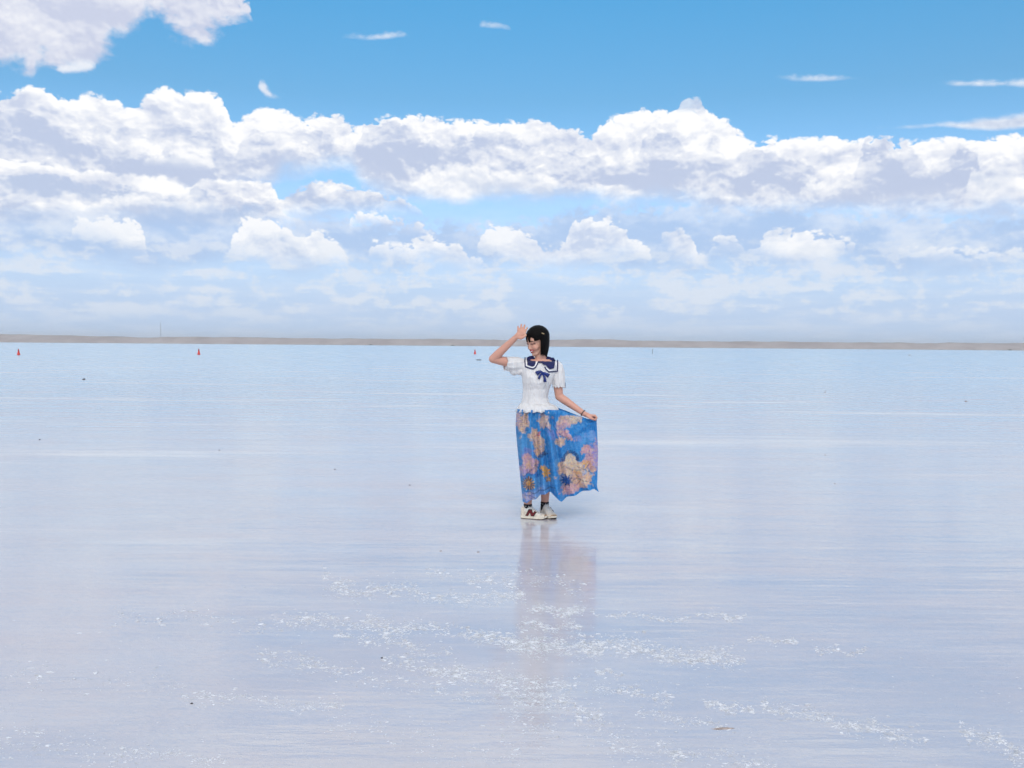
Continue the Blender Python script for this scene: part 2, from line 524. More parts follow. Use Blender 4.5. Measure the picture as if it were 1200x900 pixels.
def ridge_mesh():
    tops = []
    for px, py in ridge_top:
        p = at_depth(px, py, RIDGE_Y + 60)
        tops.append((p.x, p.z))
    x0, x1 = -1900.0, 1900.0
    n = 900
    rows = 12
    V, Fc = [], []
    for i in range(n + 1):
        x = x0 + (x1 - x0) * i / n
        if x <= tops[0][0]:
            h = tops[0][1]
        elif x >= tops[-1][0]:
            h = tops[-1][1]
        else:
            for (a, ha), (b, hb) in zip(tops, tops[1:]):
                if a <= x <= b:
                    h = ha + (hb - ha) * (x - a) / (b - a)
                    break
        curve = (x / 1900.0) ** 2 * 500.0             # the shore bends round the lake
        for j in range(rows + 1):
            t = j / rows
            y = RIDGE_Y - 10 + 70 * t if t <= 1 else 0
            prof = (0.0, 0.10, 0.30, 0.50, 0.66, 0.78, 0.87, 0.93, 0.97, 1.0, 1.0, 0.97, 0.9)[j]
            q = Vector((x * 0.03, t * 3.0, 0))
            rough = mnoise.fractal(q, 0.9, 2.0, 5) * 0.9 + mnoise.fractal(q * 6, 0.9, 2.0, 3) * 0.35
            z = h * prof + rough * (0.0 if j == 0 else 1.25)
            V.append((x, y - curve, z if j else -0.3))
    for i in range(n):
        for j in range(rows):
            a = i * (rows + 1) + j
            Fc.append((a, a + rows + 1, a + rows + 2, a + 1))
    return mesh_of(V, Fc)


def ridge_material():
    m, g, out = material('dry_ridge')
    tc = g.node('ShaderNodeTexCoord')
    P = tc.outputs['Object']
    a, _ = g.noise(g.vm('MULTIPLY', P, (1, 0.3, 4)), 0.03, 6, 0.65)
    b, _ = g.noise(P, 0.25, 5, 0.7)
    col = g.mix(g.ss(a, 0.3, 0.7), (0.31, 0.272, 0.268), (0.41, 0.365, 0.355))
    col = g.mix(g.ss(b, 0.55, 0.7, 0.0, 0.6), col, (0.19, 0.18, 0.165))
    dif = g.node('ShaderNodeBsdfDiffuse')
    g.put(dif.inputs['Color'], col)
    g.l.new(dif.outputs[0], out.inputs['Surface'])
    return m


ridge = link('hills', ridge_mesh(), None, ridge_material())
ridge['kind'] = 'structure'
# ------------------------------------------------------------------ the woman
ORG = on_ground(627, 606.5)
PY = ORG.y


def P(px, py, dy=0.0):
    return at_depth(px, py, PY + dy) - ORG


person = empty('person', ORG, 'woman in a white sailor blouse holding out a blue floral skirt and shading her eyes', 'person')


def frame_of(axis):
    a = axis.normalized()
    h = Vector((0, 0, 1)) if abs(a.z) < 0.9 else Vector((1, 0, 0))
    u = a.cross(h).normalized()
    return a, u, a.cross(u)


def capsule(bm, p0, r0, p1, r1, n=16):
    p0, p1 = Vector(p0), Vector(p1)
    if (p1 - p0).length < 1e-6:
        p1 = p0 + Vector((0, 0, 1e-4))
    a, u, v = frame_of(p1 - p0)
    rings = []
    for k in range(1, 6):
        t = k / 5 * math.pi / 2
        rings.append((p0 - a * (r0 * math.cos(t)), r0 * math.sin(t)))
    for k in range(5, 0, -1):
        t = k / 5 * math.pi / 2
        rings.append((p1 + a * (r1 * math.cos(t)), r1 * math.sin(t)))
    loft(bm, [(c, u * r, v * r) for c, r in rings], n)


def loft(bm, rings, n=24, power=2.0):
    """rings: (centre, half-axis one, half-axis two); closed at both ends"""
    vs = []
    for c, u, v in rings:
        row = []
        for i in range(n):
            t = 2 * math.pi * i / n
            ct, st = math.cos(t), math.sin(t)
            if power != 2.0:
                ct = math.copysign(abs(ct) ** (2 / power), ct)
                st = math.copysign(abs(st) ** (2 / power), st)
            row.append(bm.verts.new(c + u * ct + v * st))
        vs.append(row)
    for a, b in zip(vs, vs[1:]):
        for i in range(n):
            bm.faces.new((a[i], a[(i + 1) % n], b[(i + 1) % n], b[i]))
    bm.faces.new(vs[0][::-1])
    bm.faces.new(vs[-1])


def ellipsoid(bm, c, r, rot=None, n=20):
    m = Matrix.Translation(Vector(c)) @ ((rot or Matrix.Identity(3)).to_4x4()) @ Matrix.Diagonal((*r, 1.0))
    bmesh.ops.create_uvsphere(bm, u_segments=n, v_segments=n // 2, radius=1.0, matrix=m)


def chain(bm, pts, n=16):
    for (a, ra), (b, rb) in zip(pts, pts[1:]):
        capsule(bm, a, ra, b, rb, n)


def fuse(bm, voxel, smooth=4, factor=0.5):
    """one continuous skin round every piece in bm"""
    bmesh.ops.recalc_face_normals(bm, faces=bm.faces)
    me = bpy.data.meshes.new('raw')
    bm.to_mesh(me)
    bm.free()
    o = bpy.data.objects.new('raw', me)
    COL.objects.link(o)
    md = o.modifiers.new('r', 'REMESH')
    md.mode = 'VOXEL'
    md.voxel_size = voxel
    if smooth:
        sm = o.modifiers.new('s', 'SMOOTH')
        sm.iterations = smooth
        sm.factor = factor
    bpy.context.view_layer.update()
    dg = bpy.context.evaluated_depsgraph_get()
    out = bpy.data.meshes.new_from_object(o.evaluated_get(dg))
    bpy.data.objects.remove(o)
    bpy.data.meshes.remove(me)
    out.polygons.foreach_set('use_smooth', [True] * len(out.polygons))
    return out


# ---- head frame: turned to her right and bowed a little
YAW, PITCH, ROLL = R(56), R(20), R(2)
HC = P(629.6, 399.4, -0.01)
hf = Vector((-math.sin(YAW), -math.cos(YAW), 0.0))
hs = Vector((0, 0, 1)).cross(hf)
hu = Vector((0, 0, 1))
rp = Matrix.Rotation(PITCH, 3, hs)
hf, hu = rp @ hf, rp @ hu
HM = Matrix((hf, hs, hu)).transposed()           # columns: forward, her left, up


def H(f, s, u):
    return HC + HM @ Vector((f, s, u))


def HI(p):
    return HM.transposed() @ (Vector(p) - HC)


bm = bmesh.new()
# cranium, face, jaw
ellipsoid(bm, H(-0.012, 0, 0.028), (0.092, 0.073, 0.084), HM, 32)
ellipsoid(bm, H(0.022, 0, -0.022), (0.066, 0.060, 0.076), HM, 32)
ellipsoid(bm, H(0.030, 0, 0.030), (0.056, 0.060, 0.052), HM, 32)
chain(bm, [(H(-0.005, 0.050, -0.045), 0.022), (H(0.055, 0.018, -0.090), 0.018), (H(0.066, 0, -0.094), 0.019)])
chain(bm, [(H(-0.005, -0.050, -0.045), 0.022), (H(0.055, -0.018, -0.090), 0.018), (H(0.066, 0, -0.094), 0.019)])
for sg in (1, -1):
    ellipsoid(bm, H(0.052, sg * 0.033, -0.036), (0.032, 0.028, 0.028), HM)         # cheek
    ellipsoid(bm, H(0.074, sg * 0.030, 0.001), (0.012, 0.016, 0.009), HM)          # closed eyelid
    chain(bm, [(H(0.078, sg * 0.010, 0.019), 0.010), (H(0.070, sg * 0.042, 0.020), 0.010)])   # brow
    ellipsoid(bm, H(0.085, sg * 0.0105, -0.038), (0.009, 0.008, 0.007), HM, 12)    # nostril
    ellipsoid(bm, H(-0.008, sg * 0.074, -0.010), (0.020, 0.008, 0.030), HM, 16)    # ear
chain(bm, [(H(0.078, 0, 0.008), 0.009), (H(0.089, 0, -0.022), 0.0095), (H(0.094, 0, -0.034), 0.0105)])
chain(bm, [(H(0.080, -0.022, -0.058), 0.006), (H(0.089, 0, -0.059), 0.0075), (H(0.080, 0.022, -0.058), 0.006)])
chain(bm, [(H(0.076, -0.020, -0.066), 0.006), (H(0.085, 0, -0.071), 0.008), (H(0.076, 0.020, -0.066), 0.006)])
# neck and trunk
chain(bm, [(H(-0.018, 0, -0.05), 0.052), (P(633.5, 419, 0.01), 0.050), (P(633, 428, 0.015), 0.058)], 20)
X, Y_, Z = Vector((1, 0, 0)), Vector((0, 1, 0)), Vector((0, 0, 1))


def section(y, xl, xr, ry, dy=0.0):
    a, b = P(xl, y, dy), P(xr, y, dy)
    return ((a + b) / 2, (b - a) / 2, Y_ * ry)


loft(bm, [section(421, 622, 644, 0.04), section(425, 615, 650.5, 0.058), section(430, 613, 651, 0.078), section(440, 614, 648, 0.098), section(448, 615, 645.5, 0.104, -0.008),
          section(458, 615, 642.5, 0.090), section(468, 614, 640.8, 0.084), section(478, 610.5, 647.5, 0.10), section(490, 608.5, 650, 0.115), section(500, 610, 648, 0.11)], 28)
# arm raised to her brow (her right)
RS, RE, RW = P(612, 428, 0.0), P(577.6, 420.6, -0.05), P(604.2, 395.6, -0.10)
chain(bm, [(RS, 0.052), (RS.lerp(RE, 0.5), 0.041), (RE, 0.034), (RE.lerp(RW, 0.22), 0.036), (RE.lerp(RW, 0.6), 0.030), (RW, 0.0225)])
# arm reaching down to the skirt (her left)
LS, LE, LW = P(651.5, 430, 0.0), P(655.2, 464.5, 0.0), P(684.5, 484.8, -0.08)
chain(bm, [(LS, 0.046), (LS.lerp(LE, 0.5), 0.041), (LE, 0.034), (LE.lerp(LW, 0.22), 0.035), (LE.lerp(LW, 0.6), 0.028), (LW, 0.0215)])
NAILS = []


def digit(pts, radii):
    chain(bm, list(zip(pts, radii)), 12)
    a, b = pts[-2], pts[-1]
    NAILS.append((b + (b - a).normalized() * 0.003, 0.011))


# raised hand: palm towards the brow, fingers spread upwards
knu = [P(607.6, 389.6, -0.098), P(610.0, 388.6, -0.105), P(612.5, 389.0, -0.110), P(614.6, 390.8, -0.114)]
chain(bm, [(RW, 0.022), (P(607.0, 393.0, -0.105), 0.024)])
for k in knu:
    chain(bm, [(P(605.4, 394.8, -0.102).lerp(k, 0.15), 0.017), (k, 0.0135)])
chain(bm, [(knu[0], 0.012), (knu[1], 0.013), (knu[2], 0.013), (knu[3], 0.013)])
tips = [P(607.0, 382.8, -0.072), P(611.0, 380.4, -0.060), P(614.9, 380.8, -0.064), P(617.8, 384.0, -0.084)]
for k, t, L in zip(knu, tips, (0, 1, 2, 3)):
    m1 = k.lerp(t, 0.42) + Vector((0, -0.010, 0.004))
    m2 = k.lerp(t, 0.74) + Vector((0, -0.007, 0.002))
    digit([k, m1, m2, t], [0.0110, 0.0096, 0.0088, 0.0074])
digit([P(606.5, 395.2, -0.112), P(610.8, 396.2, -0.125), P(613.8, 395.0, -0.130), P(616.2, 392.8, -0.128)], [0.0155, 0.0125, 0.0105, 0.0085])
# lower hand: fingers closed over the cloth
chain(bm, [(LW, 0.021), (P(689.0, 486.8, -0.080), 0.021)])
for i, dy in enumerate((-0.112, -0.092, -0.072, -0.053)):
    k = P(693.0 - 0.5 * i, 487.0 + 0.3 * i, dy)
    chain(bm, [(P(687.5, 486.2, -0.08 + (dy + 0.08) * 0.4), 0.014), (k, 0.0122)])
    digit([k, P(697.2 - 0.7 * i, 486.9 + 0.5 * i, dy), P(699.2 - 0.7 * i, 489.4 + 0.5 * i, dy), P(698.0 - 0.7 * i, 492.2 + 0.4 * i, dy + 0.004)], [0.0105, 0.0095, 0.0088, 0.0075])
digit([P(688.0, 487.2, -0.105), P(691.5, 489.6, -0.122), P(694.6, 490.9, -0.124), P(697.0, 491.9, -0.112)], [0.0145, 0.0118, 0.0098, 0.0080])
# legs
RA, LA = P(618.6, 595.0, -0.02), P(638.4, 590.0, 0.08)
chain(bm, [(P(620.5, 492, 0.0), 0.082), (P(618, 540, -0.035), 0.050), (P(618.2, 560, -0.01), 0.049), (RA, 0.031), (P(618.8, 600, -0.02), 0.030)])
chain(bm, [(P(639.5, 492, 0.0), 0.082), (P(640.5, 538, 0.01), 0.050), (P(639.5, 558, 0.055), 0.049), (LA, 0.031), (P(638.6, 597, 0.08), 0.030)])
body_me = fuse(bm, 0.0033, 5, 0.5)


def paint(me, fn, name='tint'):
    at = me.color_attributes.new(name, 'FLOAT_COLOR', 'POINT')
    buf = []
    for v in me.vertices:
        buf.extend((*fn(v.co, v.normal), 1.0))
    at.data.foreach_set('color', buf)


def lerp3(a, b, t):
    return tuple(x + (y - x) * t for x, y in zip(a, b))


def st(lo, hi, v):
    t = max(0.0, min(1.0, (v - lo) / (hi - lo)))
    return t * t * (3 - 2 * t)


SKIN, BLUSH, LIP, DARK, NAIL = (0.585, 0.325, 0.235), (0.55, 0.235, 0.180), (0.42, 0.070, 0.075), (0.035, 0.020, 0.018), (0.40, 0.14, 0.15)


def skin_colour(co, no):
    c = SKIN
    # limbs a little ruddier than the face
    q = HI(co)
    if q.length < 0.17 and q.z > -0.125:
        f, s, u = q
        if f > 0.03:
            ch = math.exp(-((abs(s) - 0.040) ** 2 + (u + 0.036) ** 2) / (2 * 0.017 ** 2))
            c = lerp3(c, BLUSH, 0.55 * ch)
            if f > 0.068:
                # smiling mouth: lips, with a strip of teeth between them
                ml = -0.062 + 9.0 * s * s
                d = abs(u - ml)
                lim = 0.0155 * max(0.0, 1 - (abs(s) / 0.031) ** 2.2)
                if lim > 0:
                    c = lerp3(c, LIP, st(lim + 0.002, max(lim - 0.003, 0.0), d))
                    if abs(s) < 0.020 and abs(u - ml) < 0.0028:
                        c = (0.75, 0.70, 0.66)
            es = abs(s) - 0.031
            if abs(es) < 0.021 and f > 0.04:
                lash = -0.004 + 0.006 * (1 - (es / 0.017) ** 2)
                c = lerp3(c, DARK, 0.95 * st(0.0078, 0.0042, abs(u - lash)) * st(0.020, 0.015, abs(es)))
                c = lerp3(c, BLUSH, 0.30 * math.exp(-((u - 0.004) / 0.007) ** 2))
            eb = abs(s) - 0.030
            if abs(eb) < 0.024 and f > 0.04:
                br = 0.0235 - 6.0 * eb * eb
                c = lerp3(c, (0.075, 0.045, 0.035), 0.85 * st(0.0062, 0.0030, abs(u - br)) * st(0.024, 0.017, abs(eb)))
    else:
        c = lerp3(c, (0.565, 0.285, 0.215), 0.85)
        for t, r in NAILS:
            d = (co - t).length
            if d < r:
                c = lerp3(c, NAIL, st(r, r * 0.55, d) * 0.8)
    return c


paint(body_me, skin_colour)


def tinted(name, rough=0.5, spec=0.4, sheen=0.0, bump=None, trans=0.0):
    m, g, out = material(name)
    p = g.node('ShaderNodeBsdfPrincipled')
    at = g.node('ShaderNodeAttribute', attribute_name='tint')
    tc = g.node('ShaderNodeTexCoord')
    n, _ = g.noise(tc.outputs['Object'], 90, 3, 0.6)
    g.put(p.inputs['Base Color'], g.mix(g.ss(n, 0.3, 0.7, 0.0, 0.14), at.outputs['Color'], g.mix(1.0, at.outputs['Color'], (0.72, 0.68, 0.70), 'MULTIPLY')))
    p.inputs['Roughness'].default_value = rough
    p.inputs['Specular IOR Level'].default_value = spec
    p.inputs['Sheen Weight'].default_value = sheen
    if bump:
        n2, _ = g.noise(tc.outputs['Object'], bump[0], 3, 0.6)
        b = g.node('ShaderNodeBump')
        b.inputs['Distance'].default_value = bump[1]
        g.put(b.inputs['Height'], n2)
        g.l.new(b.outputs[0], p.inputs['Normal'])
    surf = p.outputs[0]
    if trans:
        t = g.node('ShaderNodeBsdfTranslucent')
        g.l.new(at.outputs['Color'], t.inputs['Color'])
        mx = g.node('ShaderNodeMixShader')
        mx.inputs[0].default_value = trans
        g.l.new(surf, mx.inputs[1])
        g.l.new(t.outputs[0], mx.inputs[2])
        surf = mx.outputs[0]
    g.l.new(surf, out.inputs['Surface'])
    return m


skin_m = tinted('skin', 0.48, 0.38, 0.0, (120, 0.0006))
body = link('body', body_me, person, skin_m)

# ---- hair: a black chin-length bob in locks
bm = bmesh.new()


def scalp(az, pol, k=1.0):
    """point over the head: az 0 = forward, 90 = her left; pol 0 = crown"""
    d = Vector((math.sin(pol) * math.cos(az), math.sin(pol) * math.sin(az), math.cos(pol)))
    return Vector((-0.012 + d.x * 0.095 * k, d.y * 0.077 * k, 0.026 + d.z * 0.087 * k))


rng = random.Random(5)
ellipsoid(bm, H(-0.022, 0, 0.036), (0.090, 0.076, 0.082), HM, 32)
for i in range(20):                                 # combed down over the temples
    az = R(48 + 36 * (i % 10) / 9) * (1 if i < 10 else -1)
    chain(bm, [(H(*scalp(az, R(8) + R(80) * k / 5, 1.02)), 0.0125) for k in range(6)], 8)
for i in range(74):
    az = R(80 + (185.0) * i / 73 + rng.uniform(-2, 2))        # from behind her left ear round the back to the right ear
    pts = []
    start = scalp(az * 0.9 + R(18), R(8))
    lim = R(92)
    for k in range(6):
        t = k / 5
        p = scalp(az, R(10) + (lim - R(10)) * t, 1.02 + rng.uniform(-0.006, 0.012))
        pts.append((H(*p), 0.0135 - 0.002 * abs(t - 0.5)))
    base = Vector(pts[-1][0])
    side = scalp(az, lim)
    out_dir = HM @ Vector((side.x + 0.012, side.y, 0)).normalized()
    bottom = -0.110 + rng.uniform(-0.016, 0.011) + 0.012 * math.cos(az)
    zb = HC.z + bottom
    n = 4
    for k in range(1, n + 1):
        t = k / n
        q = base + out_dir * (0.006 * math.sin(t * 2.6) - 0.016 * t * t)
        q.z = base.z + (zb - base.z) * t
        q += Vector((rng.uniform(-1, 1), rng.uniform(-1, 1), 0)) * 0.0015
        pts.append((q, 0.0108 - 0.0068 * t * t))
    chain(bm, pts, 8)
# hair combed from the parting over the temples
for sg, n0 in ((1, 14), (-1, 12)):
    for i in range(n0):
        t0 = i / (n0 - 1)
        a0 = R(4 + 42 * t0) * sg
        pts = []
        hairline = R(47 + 10 * t0)
        for k in range(4):
            t = k / 3
            pts.append((H(*scalp(a0 * (0.6 + 0.4 * t), R(6) + hairline * t, 1.015)), 0.0115))
        end_az = R(78 + 6 * t0) * sg
        for k in range(1, 5):
            t = k / 4
            az = a0 + (end_az - a0) * t
            pol = R(6) + hairline + (R(96) - R(6) - hairline) * t
            pts.append((H(*scalp(az, pol, 1.015 - 0.02 * t)), 0.0105 - 0.0035 * t))
        last = pts[-1][0]
        q1 = last + Vector((0, 0, -0.035)) + HM @ Vector((-0.004, 0, 0))
        pts.append((q1, 0.007))
        pts.append((last + Vector((0, 0, -0.062)) + HM @ Vector((-0.010, -0.004 * sg, 0)), 0.004))
        chain(bm, pts, 8)
# loose fringe lock over the brow
for a, b, r in ((14, 0.020, 0.007), (20, 0.026, 0.0065), (8, 0.014, 0.0065), (-12, -0.012, 0.006)):
    chain(bm, [(H(*scalp(R(a), R(30), 1.02)), 0.010), (H(*scalp(R(a), R(52), 1.03)), 0.009), (H(0.088, b, 0.045), r), (H(0.090, b * 1.05, 0.020 + rng.uniform(-0.004, 0.004)), r * 0.5)], 8)
hair_me = fuse(bm, 0.003, 2, 0.4)
hm, g, out = material('black_hair')
p = g.node('ShaderNodeBsdfPrincipled')
tc = g.node('ShaderNodeTexCoord')
n, _ = g.noise(g.vm('MULTIPLY', tc.outputs['Object'], (1.0, 1.0, 0.12)), 260, 3, 0.6)
g.put(p.inputs['Base Color'], g.mix(g.ss(n, 0.35, 0.7), (0.002, 0.0018, 0.002), (0.006, 0.004, 0.0035)))
p.inputs['Roughness'].default_value = 0.45
p.inputs['Specular IOR Level'].default_value = 0.07
b = g.node('ShaderNodeBump')
b.inputs['Distance'].default_value = 0.004
g.put(b.inputs['Height'], n)
g.l.new(b.outputs[0], p.inputs['Normal'])
g.l.new(p.outputs[0], out.inputs['Surface'])
hair = link('hair', hair_me, person, hm)
bm = bmesh.new()
pin = P(636.4, 390.8, -0.095)
capsule(bm, pin + Vector((-0.008, 0, 0.003)), 0.0035, pin + Vector((0.008, 0.004, -0.003)), 0.0035, 8)
link('hair_pin', bm_mesh(bm), hair, principled('gilt', (0.62, 0.45, 0.25), 0.35, metallic=0.6))
# ---- blouse
bm = bmesh.new()
TOR = [section(480, 606.5, 653.0, 0.128), section(476, 608.0, 651.0, 0.122), section(472, 610.8, 643.8, 0.102), section(465, 612.2, 641.8, 0.098), section(456, 612.8, 643.6, 0.106),
       section(448, 612.4, 647.0, 0.122, -0.006), section(441, 611.6, 650.2, 0.118, -0.004), section(434, 610.2, 653.6, 0.106), section(428, 608.6, 656.4, 0.092), section(425, 610.2, 655.0, 0.080),
       section(424.0, 612.6, 652.8, 0.072, 0.006), section(423.2, 616.6, 649.6, 0.060, 0.014), section(422.8, 622.0, 645.0, 0.046, 0.020)]
# smooth the section list, add shirring folds
rows = []
for (a, b) in zip(TOR, TOR[1:]):
    for k in range(4):
        t = k / 4
        rows.append(tuple(x.lerp(y, t) for x, y in zip(a, b)))
rows.append(TOR[-1])
NT = 120
vs = []
for j, (c, u, v) in enumerate(rows):
    row = []
    h = j / (len(rows) - 1)
    for i in range(NT):
        t = 2 * math.pi * i / NT
        fold = 1 + (0.010 * math.sin(26 * t + 2.0 * math.sin(3 * t)) + 0.008 * math.sin(11 * t + 5 * h)) * st(0.75, 0.25, h) + 0.006 * math.sin(7 * t + 9 * h)
        ct, sn = math.cos(t), math.sin(t)
        ct = math.copysign(abs(ct) ** 0.9, ct)
        sn = math.copysign(abs(sn) ** 0.9, sn)
        bust = 0.0
        if sn < 0 and 0.36 < h < 0.62:
            bust = 0.016 * math.exp(-((h - 0.49) / 0.06) ** 2) * (math.exp(-((ct - 0.45) / 0.25) ** 2) + math.exp(-((ct + 0.45) / 0.25) ** 2))
        row.append(bm.verts.new(c + u * ct * fold + v * sn * fold + Vector((0, -bust, 0))))
    vs.append(row)
for a, b in zip(vs, vs[1:]):
    for i in range(NT):
        bm.faces.new((a[i], a[(i + 1) % NT], b[(i + 1) % NT], b[i]))
bm.faces.new(vs[0][::-1])
bm.faces.new(vs[-1])


def tube(bm, pts, n=40, ripple=0.0, waves=9, flat=1.0):
    rings = []
    vs = []
    for j, (c, r) in enumerate(pts):
        a = (pts[min(j + 1, len(pts) - 1)][0] - pts[max(j - 1, 0)][0])
        a, u, v = frame_of(a)
        row = []
        for i in range(n):
            t = 2 * math.pi * i / n
            k = r * (1 + ripple * (j / (len(pts) - 1)) * math.sin(waves * t + j * 0.7))
            row.append(bm.verts.new(c + u * (k * math.cos(t)) + v * (k * math.sin(t))))
        vs.append(row)
    for a, b in zip(vs, vs[1:]):
        for i in range(n):
            bm.faces.new((a[i], a[(i + 1) % n], b[(i + 1) % n], b[i]))
    bm.faces.new(vs[0][::-1])
    bm.faces.new(vs[-1])


tube(bm, [(P(617, 428.5, 0.0), 0.045), (P(611, 427.5, 0.0), 0.056), (P(606, 427.0, -0.008), 0.062), (P(601, 427.0, -0.018), 0.063), (P(597, 426.8, -0.028), 0.059), (P(593.6, 426.2, -0.034), 0.056)], 44, 0.07, 9)
# slack of the raised sleeve
ellipsoid(bm, P(601.6, 434.4, -0.022), (0.034, 0.032, 0.042), Matrix.Rotation(R(-25), 3, 'Y'))
ellipsoid(bm, P(609.5, 434.6, -0.006), (0.040, 0.045, 0.034), Matrix.Rotation(R(-35), 3, 'Y'))
tube(bm, [(P(650, 427.5, 0.0), 0.046), (P(652.4, 430.0, 0.0), 0.052), (P(653.4, 435, 0.0), 0.056), (P(654.2, 441, 0.0), 0.056), (P(654.6, 447, 0.0), 0.053), (P(654.8, 452.6, 0.0), 0.051)], 44, 0.06, 9)
blouse_me = fuse(bm, 0.0038, 3, 0.5)

m, g, out = material('white_crinkle_cotton')
tc = g.node('ShaderNodeTexCoord')
p = g.node('ShaderNodeBsdfPrincipled')
O = tc.outputs['Object']
n1, _ = g.noise(g.vm('MULTIPLY', O, (1, 1, 0.10)), 95, 4, 0.6, 0.3)
n2, _ = g.noise(g.vm('MULTIPLY', O, (1, 1, 0.35)), 22, 3, 0.6, 0.6)
n3, _ = g.noise(O, 260, 2, 0.5)
g.put(p.inputs['Base Color'], g.mix(g.ss(n2, 0.3, 0.7), (0.84, 0.82, 0.82), (0.79, 0.76, 0.76)))
p.inputs['Roughness'].default_value = 0.8
p.inputs['Sheen Weight'].default_value = 0.15
b = g.node('ShaderNodeBump')
b.inputs['Distance'].default_value = 0.02
b.inputs['Strength'].default_value = 1.0
g.put(b.inputs['Height'], n1 * 0.55 + n2 * 1.0 + n3 * 0.12)
g.l.new(b.outputs[0], p.inputs['Normal'])
tr = g.node('ShaderNodeBsdfTranslucent')
tr.inputs['Color'].default_value = (0.8, 0.78, 0.78, 1)
mx = g.node('ShaderNodeMixShader')
mx.inputs[0].default_value = 0.12
g.l.new(p.outputs[0], mx.inputs[1])
g.l.new(tr.outputs[0], mx.inputs[2])
g.l.new(mx.outputs[0], out.inputs['Surface'])
white_m = m
blouse = link('blouse', blouse_me, person, white_m)


# ---- gathered strips: hem and cuffs
def ruffle(rings, n, waves, amp, scallop, thick=0.002):
    """rings: (centre, u, v) from the seam outwards"""
    bm = bmesh.new()
    vs = []
    for j, (c, u, v) in enumerate(rings):
        t0 = j / (len(rings) - 1)
        row = []
        for i in range(n):
            t = 2 * math.pi * i / n
            k = 1 + amp * t0 * math.sin(waves * t + 1.3 * math.sin(4 * t))
            ax = u.cross(v).normalized()
            if (rings[-1][0] - rings[0][0]).dot(ax) < 0:
                ax = -ax
            p = c + u * (math.cos(t) * k) + v * (math.sin(t) * k) + ax * (scallop * t0 * (math.sin(waves * 1.0 * t + 0.8) + 0.5 * math.sin(5 * t)))
            row.append(bm.verts.new(p))
        vs.append(row)
    for a, b in zip(vs, vs[1:]):
        for i in range(n):
            bm.faces.new((a[i], a[(i + 1) % n], b[(i + 1) % n], b[i]))
    g0 = bmesh.ops.extrude_face_region(bm, geom=bm.faces[:])
    bm.normal_update()
    for e in g0['geom']:
        if isinstance(e, bmesh.types.BMVert):
            e.co += e.normal * thick if e.normal.length else Vector((0, 0, thick))
    return bm_mesh(bm)


link('hem_ruffle', ruffle([section(472.5, 610.4, 645.0, 0.106), section(476, 607.4, 652.0, 0.130), section(479, 606.2, 654.0, 0.138), section(482.0, 605.0, 654.6, 0.146)], 220, 17, 0.045, 0.0042), blouse, white_m)


def cuff(c, axis, r0, r1, length):
    a, u, v = frame_of(axis)
    return ruffle([(c, u * r0, v * r0), (c + a * length * 0.5, u * (r0 + r1) / 2, v * (r0 + r1) / 2), (c + a * length, u * r1, v * r1)], 120, 12, 0.07, 0.004)


link('cuff_ruffle', cuff(P(594.2, 426.3, -0.033), P(591, 425.7, -0.04) - P(594.2, 426.3, -0.033), 0.053, 0.055, 0.014), blouse, white_m)
link('cuff_ruffle', cuff(P(654.8, 451.6, 0.0), Vector((0, 0, -1)), 0.048, 0.050, 0.014), blouse, white_m)

# ---- sailor collar, draped on the blouse
bm = bmesh.new()
bm.from_mesh(blouse_me)
bvh = BVHTree.FromBMesh(bm)
bm.free()


def drape(poly, offset, thick, back=False, step=0.006, bm=None):
    """poly: outline in photograph pixels, laid on the front (or back) of the blouse"""
    pts = [P(x, y) for x, y in poly]
    b = bmesh.new()
    vs = [b.verts.new((p.x, 0, p.z)) for p in pts]
    b.faces.new(vs)
    x0, x1 = min(p.x for p in pts), max(p.x for p in pts)
    z0, z1 = min(p.z for p in pts), max(p.z for p in pts)
    for lo, hi, no in ((x0, x1, Vector((1, 0, 0))), (z0, z1, Vector((0, 0, 1)))):
        q = lo + step
        while q < hi - 1e-4:
            bmesh.ops.bisect_plane(b, geom=b.verts[:] + b.edges[:] + b.faces[:], plane_co=no * q, plane_no=no)
            q += step
    bmesh.ops.triangulate(b, faces=b.faces[:])
    sgn = 1 if back else -1
    hits = {}
    miss = []
    for v in b.verts:
        h = bvh.ray_cast(Vector((v.co.x, sgn * 0.6, v.co.z)), Vector((0, -sgn, 0)))[0]
        if h is None:
            miss.append(v)
        else:
            hits[v] = h.y
    for v in miss:
        near = min(hits, key=lambda q: (q.co.x - v.co.x) ** 2 + (q.co.z - v.co.z) ** 2) if hits else None
        hits[v] = hits[near] * 0.6 if near else 0.0
    for v, y in hits.items():
        v.co.y = y + sgn * offset
    e = bmesh.ops.extrude_face_region(b, geom=b.faces[:])
    for q in e['geom']:
        if isinstance(q, bmesh.types.BMVert):
            q.co.y += sgn * thick
    bmesh.ops.recalc_face_normals(b, faces=b.faces)
    if bm is None:
        return bm_mesh(b, False)
    me = bpy.data.meshes.new('t')
    b.to_mesh(me)
    b.free()
    bm.from_mesh(me)
    bpy.data.meshes.remove(me)


def stripe(line, w):
    """a band of width w (pixels) along a line of pixels, as one outline"""
    L, Rr = [], []
    for i, (x, y) in enumerate(line):
        a = line[max(i - 1, 0)]
        b = line[min(i + 1, len(line) - 1)]
        dx_, dy_ = b[0] - a[0], b[1] - a[1]
        n = math.hypot(dx_, dy_)
        L.append((x - dy_ / n * w / 2, y + dx_ / n * w / 2))
        Rr.append((x + dy_ / n * w / 2, y - dx_ / n * w / 2))
    return L + Rr[::-1]


